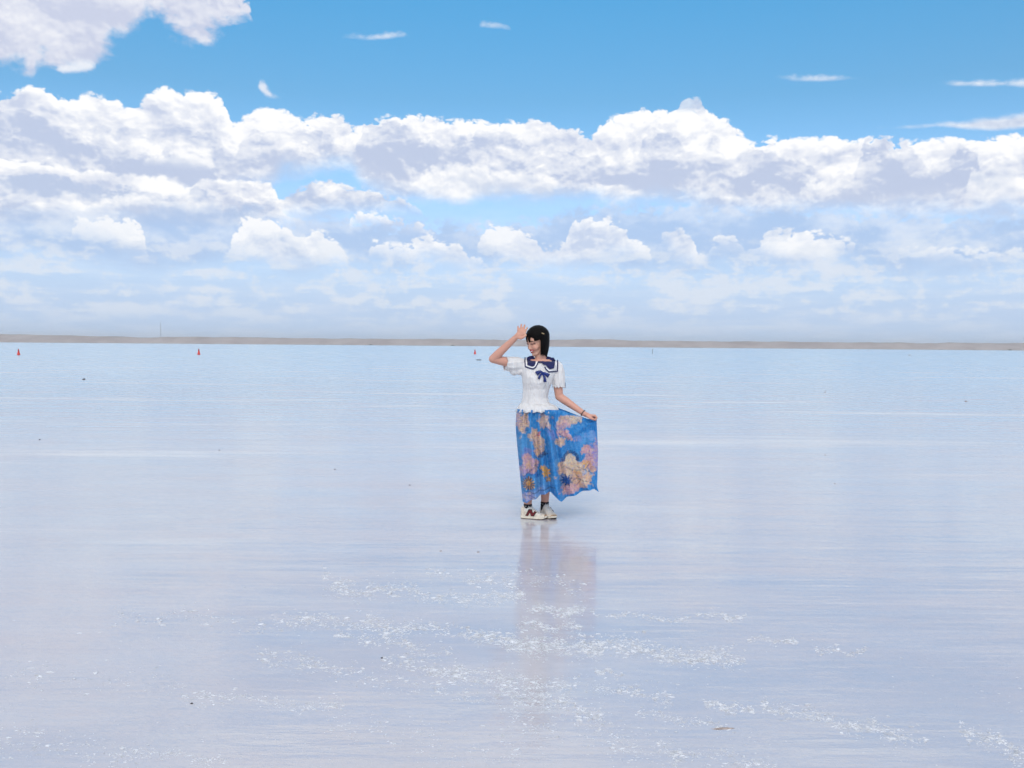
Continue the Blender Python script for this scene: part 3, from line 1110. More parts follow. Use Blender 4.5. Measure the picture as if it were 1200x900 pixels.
navy = principled('navy_cloth', (0.010, 0.013, 0.075), 0.75, 0.3, 0.1, bump=(300, 0.001, 0.6), vary=0.25, scale=60)
bow_m = principled('blue_ribbon', (0.009, 0.026, 0.165), 0.5, 0.45, bump=(120, 0.002, 0.6), vary=0.25, scale=50)
collar = empty_bm = bmesh.new()
drape([(617.6, 418.8), (621, 417.0), (625.0, 416.8), (626.4, 419.6), (627.6, 422.6), (626.9, 426.4), (625.6, 428.8), (622.8, 429.2), (617.8, 427.2)], 0.004, 0.004, bm=collar)
drape([(641.2, 417.4), (645.0, 418.4), (650.4, 421.8), (649.8, 426.0), (648.8, 431.4), (643.4, 432.2), (640.8, 429.8), (638.8, 427.2), (637.6, 425.2), (639.4, 421.6)], 0.004, 0.004, bm=collar)
drape([(630.6, 422.6), (633.4, 423.0), (637.0, 422.6), (639.0, 424.0), (638.6, 427.6), (636.4, 427.0), (634.4, 424.8), (631.4, 424.8)], 0.007, 0.006, bm=collar)
drape([(617, 419), (649, 419), (652, 424), (652, 441), (614, 441), (614, 424)], 0.004, 0.004, back=True, bm=collar)
collar_o = link('sailor_collar', bm_mesh(collar, False), blouse, navy)
for ln in ([(615.4, 418.6), (615.0, 423.0), (615.4, 429.4), (619.4, 430.9), (624.6, 432.0), (627.0, 430.2), (629.0, 427.0), (630.8, 423.6)], [(653.2, 421.6), (653.2, 428.0), (652.8, 435.0), (647.5, 435.2), (642.4, 435.4), (639.6, 432.4), (637.8, 429.4)]):
    link('collar_stripe', drape(stripe(ln, 1.3), 0.004, 0.003, step=0.004), collar_o, navy)
white_b = principled('white_binding', (0.80, 0.79, 0.80), 0.8)
for ln, wd_ in (([(616.6, 419.0), (616.6, 428.2), (623.4, 430.4), (626.2, 429.2), (628.2, 426.0), (629.2, 422.6)], 1.2), ([(651.6, 422.0), (650.8, 433.2), (643.0, 433.8), (639.6, 430.8)], 1.2)):
    link('collar_binding', drape(stripe(ln, wd_), 0.003, 0.003, step=0.004), collar_o, white_b)
# ribbon bow
bw = bmesh.new()
kc = P(634.3, 436.6, 0.0)
hit = bvh.ray_cast(Vector((kc.x, -0.6, kc.z)), Vector((0, 1, 0)))[0]
by0 = hit.y
by = by0


def ribbon(pts, w0, w1, lift):
    """one loop or tail: flat ribbon with body, from the knot outwards"""
    top = []
    n = len(pts)
    for i, (x, y) in enumerate(pts):
        a, b_ = pts[max(i - 1, 0)], pts[min(i + 1, n - 1)]
        d = Vector((b_[0] - a[0], b_[1] - a[1]))
        d.normalize()
        nx, ny = -d.y, d.x
        t = i / (n - 1)
        wd = w0 + (w1 - w0) * t
        bulge = lift * math.sin(math.pi * min(1, t * 1.1))
        l = P(x + nx * wd, y + ny * wd)
        hq = bvh.ray_cast(Vector((P(x, y).x, -0.6, P(x, y).z)), Vector((0, 1, 0)))[0]
        by = min(by0, hq.y - 0.004 if hq else by0)
        r = P(x - nx * wd, y - ny * wd)
        top.append((Vector((l.x, by - 0.008 - bulge * 0.6, l.z)), Vector(((l.x + r.x) / 2, by - 0.010 - bulge, (l.z + r.z) / 2)), Vector((r.x, by - 0.008 - bulge * 0.6, r.z))))
    V = [[bw.verts.new(q) for q in row] for row in top]
    B = [[bw.verts.new(q + Vector((0, 0.007, 0))) for q in row] for row in top]
    for i in range(n - 1):
        for k in range(2):
            bw.faces.new((V[i][k], V[i][k + 1], V[i + 1][k + 1], V[i + 1][k]))
            bw.faces.new((B[i][k], B[i + 1][k], B[i + 1][k + 1], B[i][k + 1]))
        bw.faces.new((V[i][0], V[i + 1][0], B[i + 1][0], B[i][0]))
        bw.faces.new((V[i][2], B[i][2], B[i + 1][2], V[i + 1][2]))
    for i in (0, n - 1):
        for k in range(2):
            bw.faces.new((V[i][k], B[i][k], B[i][k + 1], V[i][k + 1]))


ribbon([(635.4, 436.0), (633.0, 434.8), (630.6, 435.6), (628.0, 437.4)], 0.8, 2.7, 0.016)
ribbon([(635.4, 436.4), (637.6, 436.8), (640.0, 438.2), (642.6, 440.0)], 0.9, 2.5, 0.016)
ribbon([(634.8, 436.8), (632.2, 439.6), (630.6, 443.0)], 0.8, 1.4, 0.010)
ribbon([(635.4, 437.2), (637.4, 441.4), (638.0, 446.8)], 0.8, 1.9, 0.010)
ellipsoid(bw, Vector((P(634.5, 436.6).x, by - 0.012, P(634.5, 436.6).z)), (0.010, 0.008, 0.011), None, 12)
link('bow', bm_mesh(bw), blouse, bow_m)
# dark ribbon on the outer side of her left sleeve
tb = bmesh.new()
pr = [(660.4, 441.6), (661.2, 445), (661.9, 449), (662.0, 454.0)]
for (a, b_) in zip(pr, pr[1:]):
    capsule(tb, P(*a, 0.0), 0.0055, P(*b_, 0.0), 0.0055, 8)
link('sleeve_ribbon', bm_mesh(tb), blouse, navy)

# ---- wrist band
wb = bmesh.new()
wc = P(683.2, 484.0, -0.077)
a, u, v = frame_of(LW - LE)
for i in range(24):
    t0, t1 = 2 * math.pi * i / 24, 2 * math.pi * (i + 1) / 24
    capsule(wb, wc + (u * math.cos(t0) + v * math.sin(t0)) * 0.026, 0.0038, wc + (u * math.cos(t1) + v * math.sin(t1)) * 0.026, 0.0038, 6)
link('bracelet', bm_mesh(wb), person, principled('dark_beads', (0.03, 0.025, 0.03), 0.3))
# ------------------------------------------------------------------ printed skirt
def poly_at(pts, t):
    """point at fraction t of a polyline given as (fraction, x, y)"""
    for (a, x0, y0), (b, x1, y1) in zip(pts, pts[1:]):
        if t <= b:
            k = (t - a) / (b - a)
            k = k if True else k
            return Vector((x0 + (x1 - x0) * k, y0 + (y1 - y0) * k))
    return Vector(pts[-1][1:])


def smooth_poly(pts, t, r=0.02):
    acc = Vector((0, 0))
    for o in (-1, -0.5, 0, 0.5, 1):
        acc += poly_at(pts, max(0.0, min(1.0, t + o * r)))
    return acc / 5


T_ = [(0, 605.2, 477.5), (0.5, 655.0, 478.0), (0.72, 674.0, 484.6), (0.9, 689.0, 489.6), (1, 698.6, 490.4)]
B_ = [(0, 612.4, 588.6), (0.10, 618.0, 586.2), (0.25, 628.0, 580.4), (0.36, 636.5, 576.0), (0.44, 643.0, 573.6), (0.48, 646.4, 576.2), (0.56, 656.2, 583.6), (0.70, 671.0, 578.6), (0.85, 686.0, 574.0), (0.94, 695.0, 571.6), (1, 701.2, 575.6)]
L_ = [(0, 605.2, 477.5), (0.20, 603.6, 497.0), (0.35, 604.8, 513.0), (0.6, 608.0, 545.0), (0.8, 610.0, 565.0), (1, 612.4, 588.6)]
R_ = [(0, 698.6, 490.4), (0.45, 700.2, 530.0), (0.80, 699.2, 562.0), (0.90, 698.6, 568.0), (1, 701.2, 575.6)]
NS, NV = 190, 150


def skirt_px(s, v):
    T, B = smooth_poly(T_, s, 0.02), smooth_poly(B_, s, 0.008)
    L, Rr = smooth_poly(L_, v, 0.05), smooth_poly(R_, v, 0.03)
    c00, c10, c01, c11 = (Vector(T_[0][1:]), Vector(T_[-1][1:]), Vector(B_[0][1:]), Vector(B_[-1][1:]))
    return T * (1 - v) + B * v + L * (1 - s) + Rr * s - (c00 * (1 - s) * (1 - v) + c10 * s * (1 - v) + c01 * (1 - s) * v + c11 * s * v)


FOLDS = [  # (s at waist, s at hem, width, depth) : ridges towards the viewer (+) and valleys (-)
    (0.05, 0.08, 0.032, 0.020), (0.12, 0.16, 0.028, -0.020), (0.17, 0.24, 0.032, 0.026), (0.22, 0.31, 0.026, -0.024), (0.26, 0.38, 0.028, 0.022),
    (0.30, 0.465, 0.030, -0.032), (0.35, 0.55, 0.038, 0.040), (0.39, 0.635, 0.030, -0.026), (0.44, 0.72, 0.036, 0.024), (0.50, 0.81, 0.032, -0.022), (0.62, 0.89, 0.028, 0.018), (0.82, 0.95, 0.02, -0.012)]


def skirt_depth(s, v):
    """half thickness of the skirt and offset of its middle plane"""
    if s < 0.24:
        k = math.sqrt(max(0.0, 1 - (1 - s / 0.24) ** 2))
    elif s < 0.46:
        k = 1.0
    else:
        t = (s - 0.46) / 0.54
        k = (1 - st(0, 0.75, t)) * 0.86 + 0.14 * math.sqrt(max(0.0, 1 - t))
    d = k * (0.125 + 0.055 * v)
    mid = -0.078 * st(0.45, 0.95, s)
    return d, mid


def relief(s, v, q):
    z = 0.0
    for a, b, wd, dp in FOLDS:
        c = a + (b - a) * v
        z += dp * math.exp(-((s - c) / wd) ** 2) * 1.6 * (0.25 + 0.85 * v ** 0.8)
    # pull lines running from her hand
    for x0, y0, x1, y1, dp in ((697, 492, 662, 512, 0.012), (640, 484, 662, 513, -0.016), (697, 493, 672, 540, 0.008), (698, 494, 688, 560, -0.008), (645, 482, 690, 495, 0.010)):
        dx_, dy_ = x1 - x0, y1 - y0
        n = math.hypot(dx_, dy_)
        t = ((q.x - x0) * dx_ + (q.y - y0) * dy_) / n / n
        e = ((q.x - x0) * dy_ - (q.y - y0) * dx_) / n
        if -0.1 < t < 1.2:
            z += dp * math.exp(-(e / 2.6) ** 2) * st(-0.1, 0.1, t) * st(1.2, 0.8, t)
    # gathers under the waistband
    z += 0.008 * math.sin(150 * s + 6 * math.sin(9 * s)) * st(0.30, 0.02, v) * st(0.56, 0.5, s)
    z += 0.004 * mnoise.fractal(Vector((s * 16, v * 9, 3.3)), 0.8, 2.0, 4)
    return z


V, Fc, PX = [], [], []
for side in (0, 1):
    for j in range(NV + 1):
        for i in range(NS + 1):
            s, v = i / NS, j / NV
            q = skirt_px(s, v)
            d, mid = skirt_depth(s, v)
            edge = min(1.0, s / 0.06) * min(1.0, (1 - s) / 0.02)
            if side == 0:
                y = mid - d - relief(s, v, q) * edge
            else:
                y = mid + d + 0.6 * relief(1 - s * 0.9, v, q) * edge + 0.003
            p = P(q.x, q.y, 0.0)
            V.append((p.x, y, p.z))
            PX.append(q)
off = (NS + 1) * (NV + 1)
for side in (0, 1):
    for j in range(NV):
        for i in range(NS):
            a = side * off + j * (NS + 1) + i
            f = (a, a + 1, a + NS + 2, a + NS + 1)
            Fc.append(f if side else f[::-1])
for j in range(NV):                                # join the two sides
    for i in (0, NS):
        a = j * (NS + 1) + i
        Fc.append((a, a + NS + 1, off + a + NS + 1, off + a) if i == 0 else (a, off + a, off + a + NS + 1, a + NS + 1))
skirt_me = mesh_of(V, Fc)

# ---- the print in the cloth's colours, with one fold's shade line painted in
BLUE, SKYB, LILAC, PINK, BEIGE, CREAM, GOLD, INK, PALE = [srgb(*c) for c in ((26, 132, 204), (96, 168, 222), (160, 146, 208), (222, 168, 182), (226, 190, 168), (240, 224, 200), (236, 168, 40), (40, 44, 88), (150, 182, 226))]


def Q(X_, Y_z):
    return 560 + X_ / 5.625, 470 + Y_z / 5.625


WASH = [  # centre, radii, angle, colour, strength : soft watercolour patches
    ((300, 275), (55, 75), 10, SKYB, 0.75), ((330, 330), (40, 40), 0, LILAC, 0.6), ((268, 120), (22, 60), 0, PINK, 0.5),
    ((335, 400), (52, 62), 0, PINK, 0.85), ((300, 440), (30, 40), 0, LILAC, 0.7), ((380, 520), (110, 42), -8, SKYB, 0.9), ((370, 590), (95, 40), -20, PALE, 0.75), ((330, 610), (40, 40), 0, LILAC, 0.5),
    ((300, 130), (32, 78), 8, BEIGE, 0.9), ((392, 265), (36, 82), -22, BEIGE, 0.95), ((440, 130), (40, 50), -30, BEIGE, 0.75), ((395, 215), (14, 18), 0, srgb(190, 50, 70), 0.8),
    ((480, 200), (22, 60), -30, LILAC, 0.55), ((535, 252), (34, 30), 0, BEIGE, 0.9), ((580, 215), (64, 18), 28, PINK, 0.95), ((590, 120), (70, 38), 12, BEIGE, 0.85), ((560, 150), (40, 34), 0, PINK, 0.6), ((640, 115), (50, 22), 30, CREAM, 0.8),
    ((612, 155), (18, 14), 0, SKYB, 0.9), ((708, 250), (66, 46), 0, SKYB, 0.8), ((742, 222), (34, 24), 0, PALE, 0.7), ((660, 230), (30, 22), 0, LILAC, 0.4),
    ((745, 370), (44, 90), 0, LILAC, 0.9), ((705, 315), (34, 30), 0, PINK, 0.95), ((770, 290), (18, 60), 0, LILAC, 0.7), ((720, 390), (34, 40), 0, PINK, 0.7),
    ((620, 430), (96, 56), 14, BEIGE, 1.0), ((640, 480), (110, 70), 8, BEIGE, 1.0), ((605, 375), (44, 40), 0, CREAM, 1.0), ((600, 555), (66, 38), -10, PINK, 0.95), ((690, 500), (58, 52), 0, BEIGE, 0.9),
    ((640, 430), (40, 26), 20, CREAM, 0.9), ((600, 470), (30, 22), 0, CREAM, 0.7), ((700, 405), (26, 22), 0, GOLD, 0.75), ((648, 462), (22, 16), 0, GOLD, 0.6), ((740, 440), (24, 22), 0, GOLD, 0.45), ((690, 460), (24, 16), 0, PALE, 0.8), ((560, 440), (22, 30), 0, BEIGE, 0.9), ((525, 395), (10, 34), 0, SKYB, 0.9), ((500, 300), (34, 50), 10, SKYB, 0.35), ((620, 290), (50, 24), 20, SKYB, 0.35)]
FLOWER = [  # centre, radius, petals, colour
    ((330, 525), 46, 13, GOLD), ((445, 452), 34, 7, GOLD), ((425, 420), 24, 6, GOLD), ((390, 468), 20, 5, srgb(30, 110, 190)), ((575, 505), 36, 8, srgb(14, 70, 150)), ((650, 368), 18, 5, srgb(30, 110, 180)), ((535, 252), 32, 8, BEIGE), ((460, 500), 22, 6, srgb(180, 140, 90)), ((330, 410), 26, 6, BEIGE), ((740, 470), 18, 6, PALE), ((690, 515), 26, 6, CREAM)]
RAYS = [  # centre, inner radius, outer radius, from, to (degrees, anticlockwise from right), count
    ((605, 375), 38, 60, -10, 190, 17), ((330, 525), 16, 44, 0, 360, 14), ((575, 505), 20, 44, 0, 360, 9), ((430, 350), 10, 34, 20, 200, 7)]
LINES = [((590, 78), (668, 128), 10), ((285, 70), (290, 195), 12), ((312, 60), (318, 190), 12), ((400, 250), (432, 320), 8)]   # combs of short ink strokes
CURVES = [[(492, 150), (530, 205), (582, 238), (600, 243)], [(545, 470), (560, 560), (572, 620)], [(360, 390), (410, 440), (450, 510)], [(300, 570), (360, 585), (430, 560), (500, 545)], [(310, 600), (380, 610), (440, 590)],  # first curve inks in the dark shade line along a fold
          [(560, 410), (620, 445), (690, 440), (760, 470)], [(590, 520), (650, 500), (720, 520)], [(640, 470), (670, 510), (650, 545)], [(345, 200), (385, 290), (425, 345)], [(460, 110), (440, 160), (480, 190)], [(380, 400), (340, 450), (300, 480)], [(650, 420), (700, 440), (735, 400)]]


def seg_d(px, py, a, b):
    dx_, dy_ = b[0] - a[0], b[1] - a[1]
    t = max(0.0, min(1.0, ((px - a[0]) * dx_ + (py - a[1]) * dy_) / (dx_ * dx_ + dy_ * dy_)))
    return math.hypot(px - a[0] - dx_ * t, py - a[1] - dy_ * t), t


def print_colour(q):
    X0, Y0 = (q.x - 560) * 5.625, (q.y - 470) * 5.625
    nz = mnoise.noise_vector(Vector((X0 * 0.018, Y0 * 0.018, 1.7)))
    nf = mnoise.noise_vector(Vector((X0 * 0.06, Y0 * 0.06, 5.1)))
    x, y = X0 + nz.x * 24 + nf.x * 13, Y0 + nz.y * 24 + nf.y * 13
    fr = mnoise.fractal(Vector((X0 * 0.03, Y0 * 0.03, 9.0)), 0.8, 2.0, 4)
    c = lerp3(BLUE, SKYB, max(0.0, min(1.0, 0.20 + fr * 0.40)))
    for (cx, cy), (rx, ry), ang, col, s in WASH:
        a = R(ang)
        u = ((x - cx) * math.cos(a) + (y - cy) * math.sin(a)) / rx
        v = (-(x - cx) * math.sin(a) + (y - cy) * math.cos(a)) / ry
        d = u * u + v * v
        if d < 1.6:
            c = lerp3(c, col, s * st(1.45, 0.45, d + fr * 0.8))
    x, y = X0 + nf.x * 4, Y0 + nf.y * 4
    for (cx, cy), r, n, col in FLOWER:
        d = math.hypot(x - cx, y - cy)
        if d < r * 1.1:
            th = math.atan2(y - cy, x - cx)
            lim = r * (0.58 + 0.42 * abs(math.cos(n * th / 2 + cx)))
            c = lerp3(c, col, st(lim, lim - 7, d))
            c = lerp3(c, lerp3(col, INK, 0.45), 0.7 * st(0.30 * r, 0.16 * r, d))
    for (cx, cy), r0, r1, a0, a1, n in RAYS:
        d = math.hypot(x - cx, y - cy)
        if r0 < d < r1:
            th = math.degrees(math.atan2(-(y - cy), x - cx)) % 360
            if a0 < 0 and th > 360 + a0:
                th -= 360
            if a0 <= th <= a1:
                k = (th - a0) / (a1 - a0) * n
                e = abs((k % 1) - 0.5) * (a1 - a0) / n
                c = lerp3(c, INK, 0.8 * st(6.0, 3.0, e * d / 57.3))
    for a, b, n in LINES:
        d, t = seg_d(x, y, a, b)
        if d < 13:
            k = abs(((t * n) % 1) - 0.5) * 2
            c = lerp3(c, INK, 0.6 * st(0.62, 0.35, k) * st(13, 9, d))
    for cv in CURVES:
        for a, b in zip(cv, cv[1:]):
            d, t = seg_d(x, y, a, b)
            if d < 5:
                c = lerp3(c, INK, 0.55 * st(4.6, 2.0, d))
    mott = mnoise.fractal(Vector((X0 * 0.075, Y0 * 0.075, 21.0)), 0.8, 2.0, 3)
    warm = c[0] > 0.25
    if warm:
        c = lerp3(c, (lerp3(CREAM, GOLD, 0.25) if mott > 0 else lerp3(LILAC, BEIGE, 0.3)), min(0.55, abs(mott) * 1.0))
    else:
        c = lerp3(c, (SKYB if mott > 0 else BLUE), min(0.4, abs(mott) * 0.7))
    # fine brush strokes, pale and dark
    sk = mnoise.fractal(Vector((X0 * 0.16, Y0 * 0.05, 33.0)), 0.8, 2.0, 3)
    sk2 = mnoise.fractal(Vector((X0 * 0.05, Y0 * 0.16, 41.0)), 0.8, 2.0, 3)
    if warm:
        c = lerp3(c, CREAM, 0.40 * st(0.16, 0.40, sk))
        c = lerp3(c, INK, 0.30 * st(0.28, 0.45, sk2))
        c = lerp3(c, GOLD, 0.40 * st(-0.28, -0.44, sk2))
    else:
        c = lerp3(c, PALE, 0.22 * st(0.22, 0.45, sk))
        c = lerp3(c, srgb(10, 80, 170), 0.25 * st(0.20, 0.42, sk2))
    return c


at = skirt_me.color_attributes.new('tint', 'FLOAT_COLOR', 'POINT')
buf = []
for q in PX:
    buf.extend((*print_colour(q), 1.0))
at.data.foreach_set('color', buf)
skirt = link('skirt', skirt_me, person, tinted('printed_chiffon', 0.62, 0.3, 0.08, (60, 0.004), 0.32))

# ------------------------------------------------------------------ feet
def at_foot(origin, fwd):
    f = Vector(fwd).normalized()
    side = Vector((0, 0, 1)).cross(f)
    return lambda a, b, c: origin + f * a + side * b + Vector((0, 0, c))


def grow(keys, u):
    for (a, x), (b, y) in zip(keys, keys[1:]):
        if u <= b:
            t = (u - a) / (b - a)
            t = t * t * (3 - 2 * t)
            return x + (y - x) * t
    return keys[-1][1]


WID = [(0, 0.006), (0.02, 0.019), (0.06, 0.028), (0.2, 0.032), (0.45, 0.034), (0.68, 0.043), (0.85, 0.039), (0.93, 0.030), (0.975, 0.019), (1, 0.005)]
HGT = [(0, 0.086), (0.08, 0.102), (0.2, 0.096), (0.32, 0.108), (0.42, 0.095), (0.55, 0.070), (0.7, 0.052), (0.85, 0.042), (0.95, 0.034), (1, 0.024)]
suede = principled('off_white_suede', (0.66, 0.575, 0.475), 0.85, 0.2, 0.2, bump=(180, 0.002, 0.6), vary=0.14, scale=60)
meshy = principled('cream_mesh', (0.74, 0.685, 0.61), 0.8, 0.2, bump=(500, 0.002, 0.8), vary=0.08, scale=90)
sole_m = principled('cream_midsole', (0.70, 0.63, 0.52), 0.7, 0.3, bump=(90, 0.001, 0.4), vary=0.12, scale=40)
gum = principled('dark_outsole', (0.060, 0.030, 0.026), 0.75, 0.3, vary=0.3, scale=60)
tan = principled('tan_suede', (0.36, 0.23, 0.145), 0.85, 0.2, vary=0.2, scale=60)
maroon = principled('maroon_suede', (0.135, 0.018, 0.022), 0.75, 0.25, vary=0.2, scale=80)
black_m = principled('black_knit', (0.014, 0.013, 0.017), 0.9, 0.2, bump=(300, 0.002, 0.7))
lace_m = principled('white_lace', (0.78, 0.76, 0.73), 0.85)


def shoe_section(F, u, L, k=1.0, lift=0.0, n=22):
    """upper outline across the shoe at fraction u"""
    wv_, hv = grow(WID, u) * k, grow(HGT, u) * (1 if k == 1 else 1) + lift
    z0 = 0.020
    out_ = []
    for i in range(n + 1):
        t = math.pi * i / n
        cx = math.cos(t)
        sx = math.sin(t)
        hh = z0 + (hv - z0 + (k - 1) * 0.03) * sx ** 0.75
        out_.append(F(u * L, wv_ * math.copysign(abs(cx) ** 0.75, cx), hh))
    return out_


def shoe(F, L, label, patch_side):
    t = bpy.data.objects.new('shoe', None)
    COL.objects.link(t)
    t.parent = person
    if label:
        t['label'] = label
    bm = bmesh.new()
    us = [0, 0.006, 0.013, 0.02, 0.035, 0.05, 0.1, 0.16, 0.22, 0.28, 0.34, 0.4, 0.46, 0.52, 0.58, 0.64, 0.7, 0.76, 0.82, 0.87, 0.91, 0.95, 0.965, 0.98, 0.99, 1.0]
    rows_ = [[bm.verts.new(p) for p in shoe_section(F, u, L)] for u in us]
    for a, b in zip(rows_, rows_[1:]):
        for i in range(len(a) - 1):
            bm.faces.new((a[i], a[i + 1], b[i + 1], b[i]))
        bm.faces.new((a[-1], a[0], b[0], b[-1]))
    bm.faces.new(rows_[0])
    bm.faces.new(rows_[-1][::-1])
    link('upper', bm_mesh(bm), t, meshy)

    def slab(z0, z1, kw, ext, mat, name, taper=0.0):
        bm = bmesh.new()
        lo, hi = [], []
        ring = [(u, 1) for u in us] + [(u, -1) for u in us[::-1]]
        for u, sg in ring:
            wd = (grow(WID, u) + kw) * sg
            a = (u - 0.5) * (L + 2 * ext) + L * 0.5
            toe = 0.010 * st(0.82, 1.0, u)
            lo.append(bm.verts.new(F(a, wd * (1 - taper), z0 + toe)))
            hi.append(bm.verts.new(F(a, wd, z1 + toe * 0.6)))
        n = len(lo)
        for i in range(n):
            bm.faces.new((lo[i], lo[(i + 1) % n], hi[(i + 1) % n], hi[i]))
        bm.faces.new(lo[::-1])
        bm.faces.new(hi)
        return link(name, bm_mesh(bm, False), t, mat)

    slab(0.006, 0.024, 0.0025, 0.003, sole_m, 'midsole', 0.05)
    slab(0.0, 0.0058, 0.000, 0.000, gum, 'outsole', 0.10)

    def overlay(u0, u1, i0, i1, mat, name, k=1.05):
        bm = bmesh.new()
        n = 8
        grid = []
        for j in range(n + 1):
            u = u0 + (u1 - u0) * j / n
            grid.append([bm.verts.new(p) for p in shoe_section(F, u, L, k, 0.001)[i0:i1 + 1]])
        for a, b in zip(grid, grid[1:]):
            for i in range(len(a) - 1):
                bm.faces.new((a[i], a[i + 1], b[i + 1], b[i]))
        return link(name, bm_mesh(bm), t, mat)

    overlay(0.80, 1.0, 0, 22, suede, 'toe_cap', 1.06)
    overlay(0.0, 0.14, 0, 22, suede, 'heel_counter', 1.06)
    overlay(0.14, 0.80, 0, 3, suede, 'side_panel', 1.05)
    overlay(0.14, 0.80, 19, 22, suede, 'side_panel', 1.05)
    overlay(0.93, 1.0, 0, 22, tan, 'toe_bumper', 1.10)
    # laces over the tongue
    bm = bmesh.new()
    for k in range(5):
        u = 0.42 + 0.062 * k
        sec = shoe_section(F, u, L, 1.06, 0.003)
        for a, b in zip(sec[8:15], sec[9:15]):
            capsule(bm, a, 0.003, b, 0.003, 6)
    link('lace', bm_mesh(bm), t, lace_m)
    # slanted letter on the outer side
    bm = bmesh.new()

    def side_pt(u, z):
        sec = shoe_section(F, u, L, 1.07, 0.002, 40)
        sec = sec[:21] if patch_side > 0 else sec[20:][::-1]
        z = min(z, sec[-1].z - 0.004)
        best = min(sec, key=lambda p: abs(p.z - z))
        return Vector((best.x, best.y, z))

    outward = (F(0, patch_side, 0) - F(0, 0, 0)).normalized()

    def bar(a, b, wd, out_off):
        n = 7
        r0, r1 = [], []
        for k in range(n + 1):
            q = k / n
            u, h = a[0] + (b[0] - a[0]) * q, a[1] + (b[1] - a[1]) * q
            r0.append(side_pt(u - wd, h) + outward * out_off)
            r1.append(side_pt(u + wd, h) + outward * out_off)
        A = [bm.verts.new(p) for p in r0]
        B = [bm.verts.new(p) for p in r1]
        A2 = [bm.verts.new(p - outward * 0.005) for p in r0]
        B2 = [bm.verts.new(p - outward * 0.005) for p in r1]
        for k in range(n):
            bm.faces.new((A[k], B[k], B[k + 1], A[k + 1]))
            bm.faces.new((A[k], A[k + 1], A2[k + 1], A2[k]))
            bm.faces.new((B[k], B2[k], B2[k + 1], B[k + 1]))
        bm.faces.new((A[0], A2[0], B2[0], B[0]))
        bm.faces.new((A[-1], B[-1], B2[-1], A2[-1]))

    bar((0.27, 0.030), (0.385, 0.078), 0.040, 0.004)
    bar((0.385, 0.078), (0.475, 0.030), 0.048, 0.0045)
    bar((0.475, 0.030), (0.575, 0.066), 0.036, 0.004)
    lp = link('letter_patch', bm_mesh(bm, False), t, maroon)
    bm = bmesh.new()
    bar((0.255, 0.027), (0.375, 0.082), 0.056, 0.0015)
    bar((0.385, 0.082), (0.480, 0.027), 0.060, 0.002)
    bar((0.485, 0.027), (0.592, 0.068), 0.054, 0.0015)
    link('letter_outline', bm_mesh(bm, False), lp, black_m)
    return t


RO = P(610.6, 607.6, -0.02)
RO.z = 0.0
shoe(at_foot(RO, (0.975, -0.22, 0)), 0.218, 'sneaker seen from the side with a dark red letter N', -1)
LO = P(635.4, 604.0, 0.122)
LO.z = 0.0
shoe(at_foot(LO, (0.42, -0.90, 0)), 0.222, 'sneaker pointing at the camera, partly behind the other', 1)
for A, ZS in ((RA, 0.098), (LA, 0.100)):
    bm = bmesh.new()
    rr = [(-0.05, 0.034), (-0.02, 0.0345), (0.0, 0.035), (0.016, 0.0355), (0.022, 0.034)]
    loft(bm, [(Vector((A.x, A.y, ZS + dz_)), X * r_, Y_ * r_) for dz_, r_ in rr], 24)
    so = link('sock', bm_mesh(bm), person, black_m)
    bm = bmesh.new()
    for k in range(9):
        t0 = 2 * math.pi * k / 9
        c = Vector((A.x + math.cos(t0) * 0.0345, A.y + math.sin(t0) * 0.0345, ZS + 0.006))
        ellipsoid(bm, c, (0.0035, 0.0035, 0.004), None, 8)
    link('sock_motif', bm_mesh(bm), so, lace_m)
# ------------------------------------------------------------------ traffic cones far out on the flat
cone_red = principled('faded_red_plastic', (0.56, 0.045, 0.032), 0.6, 0.4, vary=0.15, scale=8)
cone_top = principled('grimy_red_plastic', (0.40, 0.045, 0.045), 0.7, 0.3, vary=0.2, scale=12)


def ring_solid(bm, prof, n=24):
    loft(bm, [(Vector((0, 0, z)), X * r, Y_ * r) for r, z in prof], n)


def cone(px, py, h, label):
    e = empty('traffic_cone', on_ground(px, py), label, 'traffic cone', 'red cones standing on the salt flat')
    bm = bmesh.new()
    ring_solid(bm, [(0.17 * h / 0.7, 0.035), (0.155 * h / 0.7, 0.05), (0.085 * h / 0.7, h * 0.62)])
    link('cone_body', bm_mesh(bm), e, cone_red)
    bm = bmesh.new()
    ring_solid(bm, [(0.085 * h / 0.7, h * 0.62), (0.045 * h / 0.7, h * 0.97), (0.03, h)])
    link('tip', bm_mesh(bm), e, cone_top)
    bm = bmesh.new()
    bmesh.ops.create_cube(bm, size=1, matrix=Matrix.Diagonal((0.42 * h / 0.7, 0.42 * h / 0.7, 0.035, 1)))
    bmesh.ops.translate(bm, verts=bm.verts[:], vec=(0, 0, 0.0175))
    bmesh.ops.bevel(bm, geom=bm.edges[:] + bm.verts[:], offset=0.012, segments=2, affect='EDGES')
    link('base', bm_mesh(bm, False), e, cone_red)
    e.rotation_euler.z = random.uniform(0, 1.5)


cone(21.8, 415.9, 0.64, 'red traffic cone nearest the photo edge, farthest from the woman')
cone(233.0, 415.4, 0.72, 'red traffic cone standing out on the flat below the thin mast')
cone(556.6, 414.9, 0.76, 'small faint red traffic cone just beyond the low dark slab by the raised elbow')

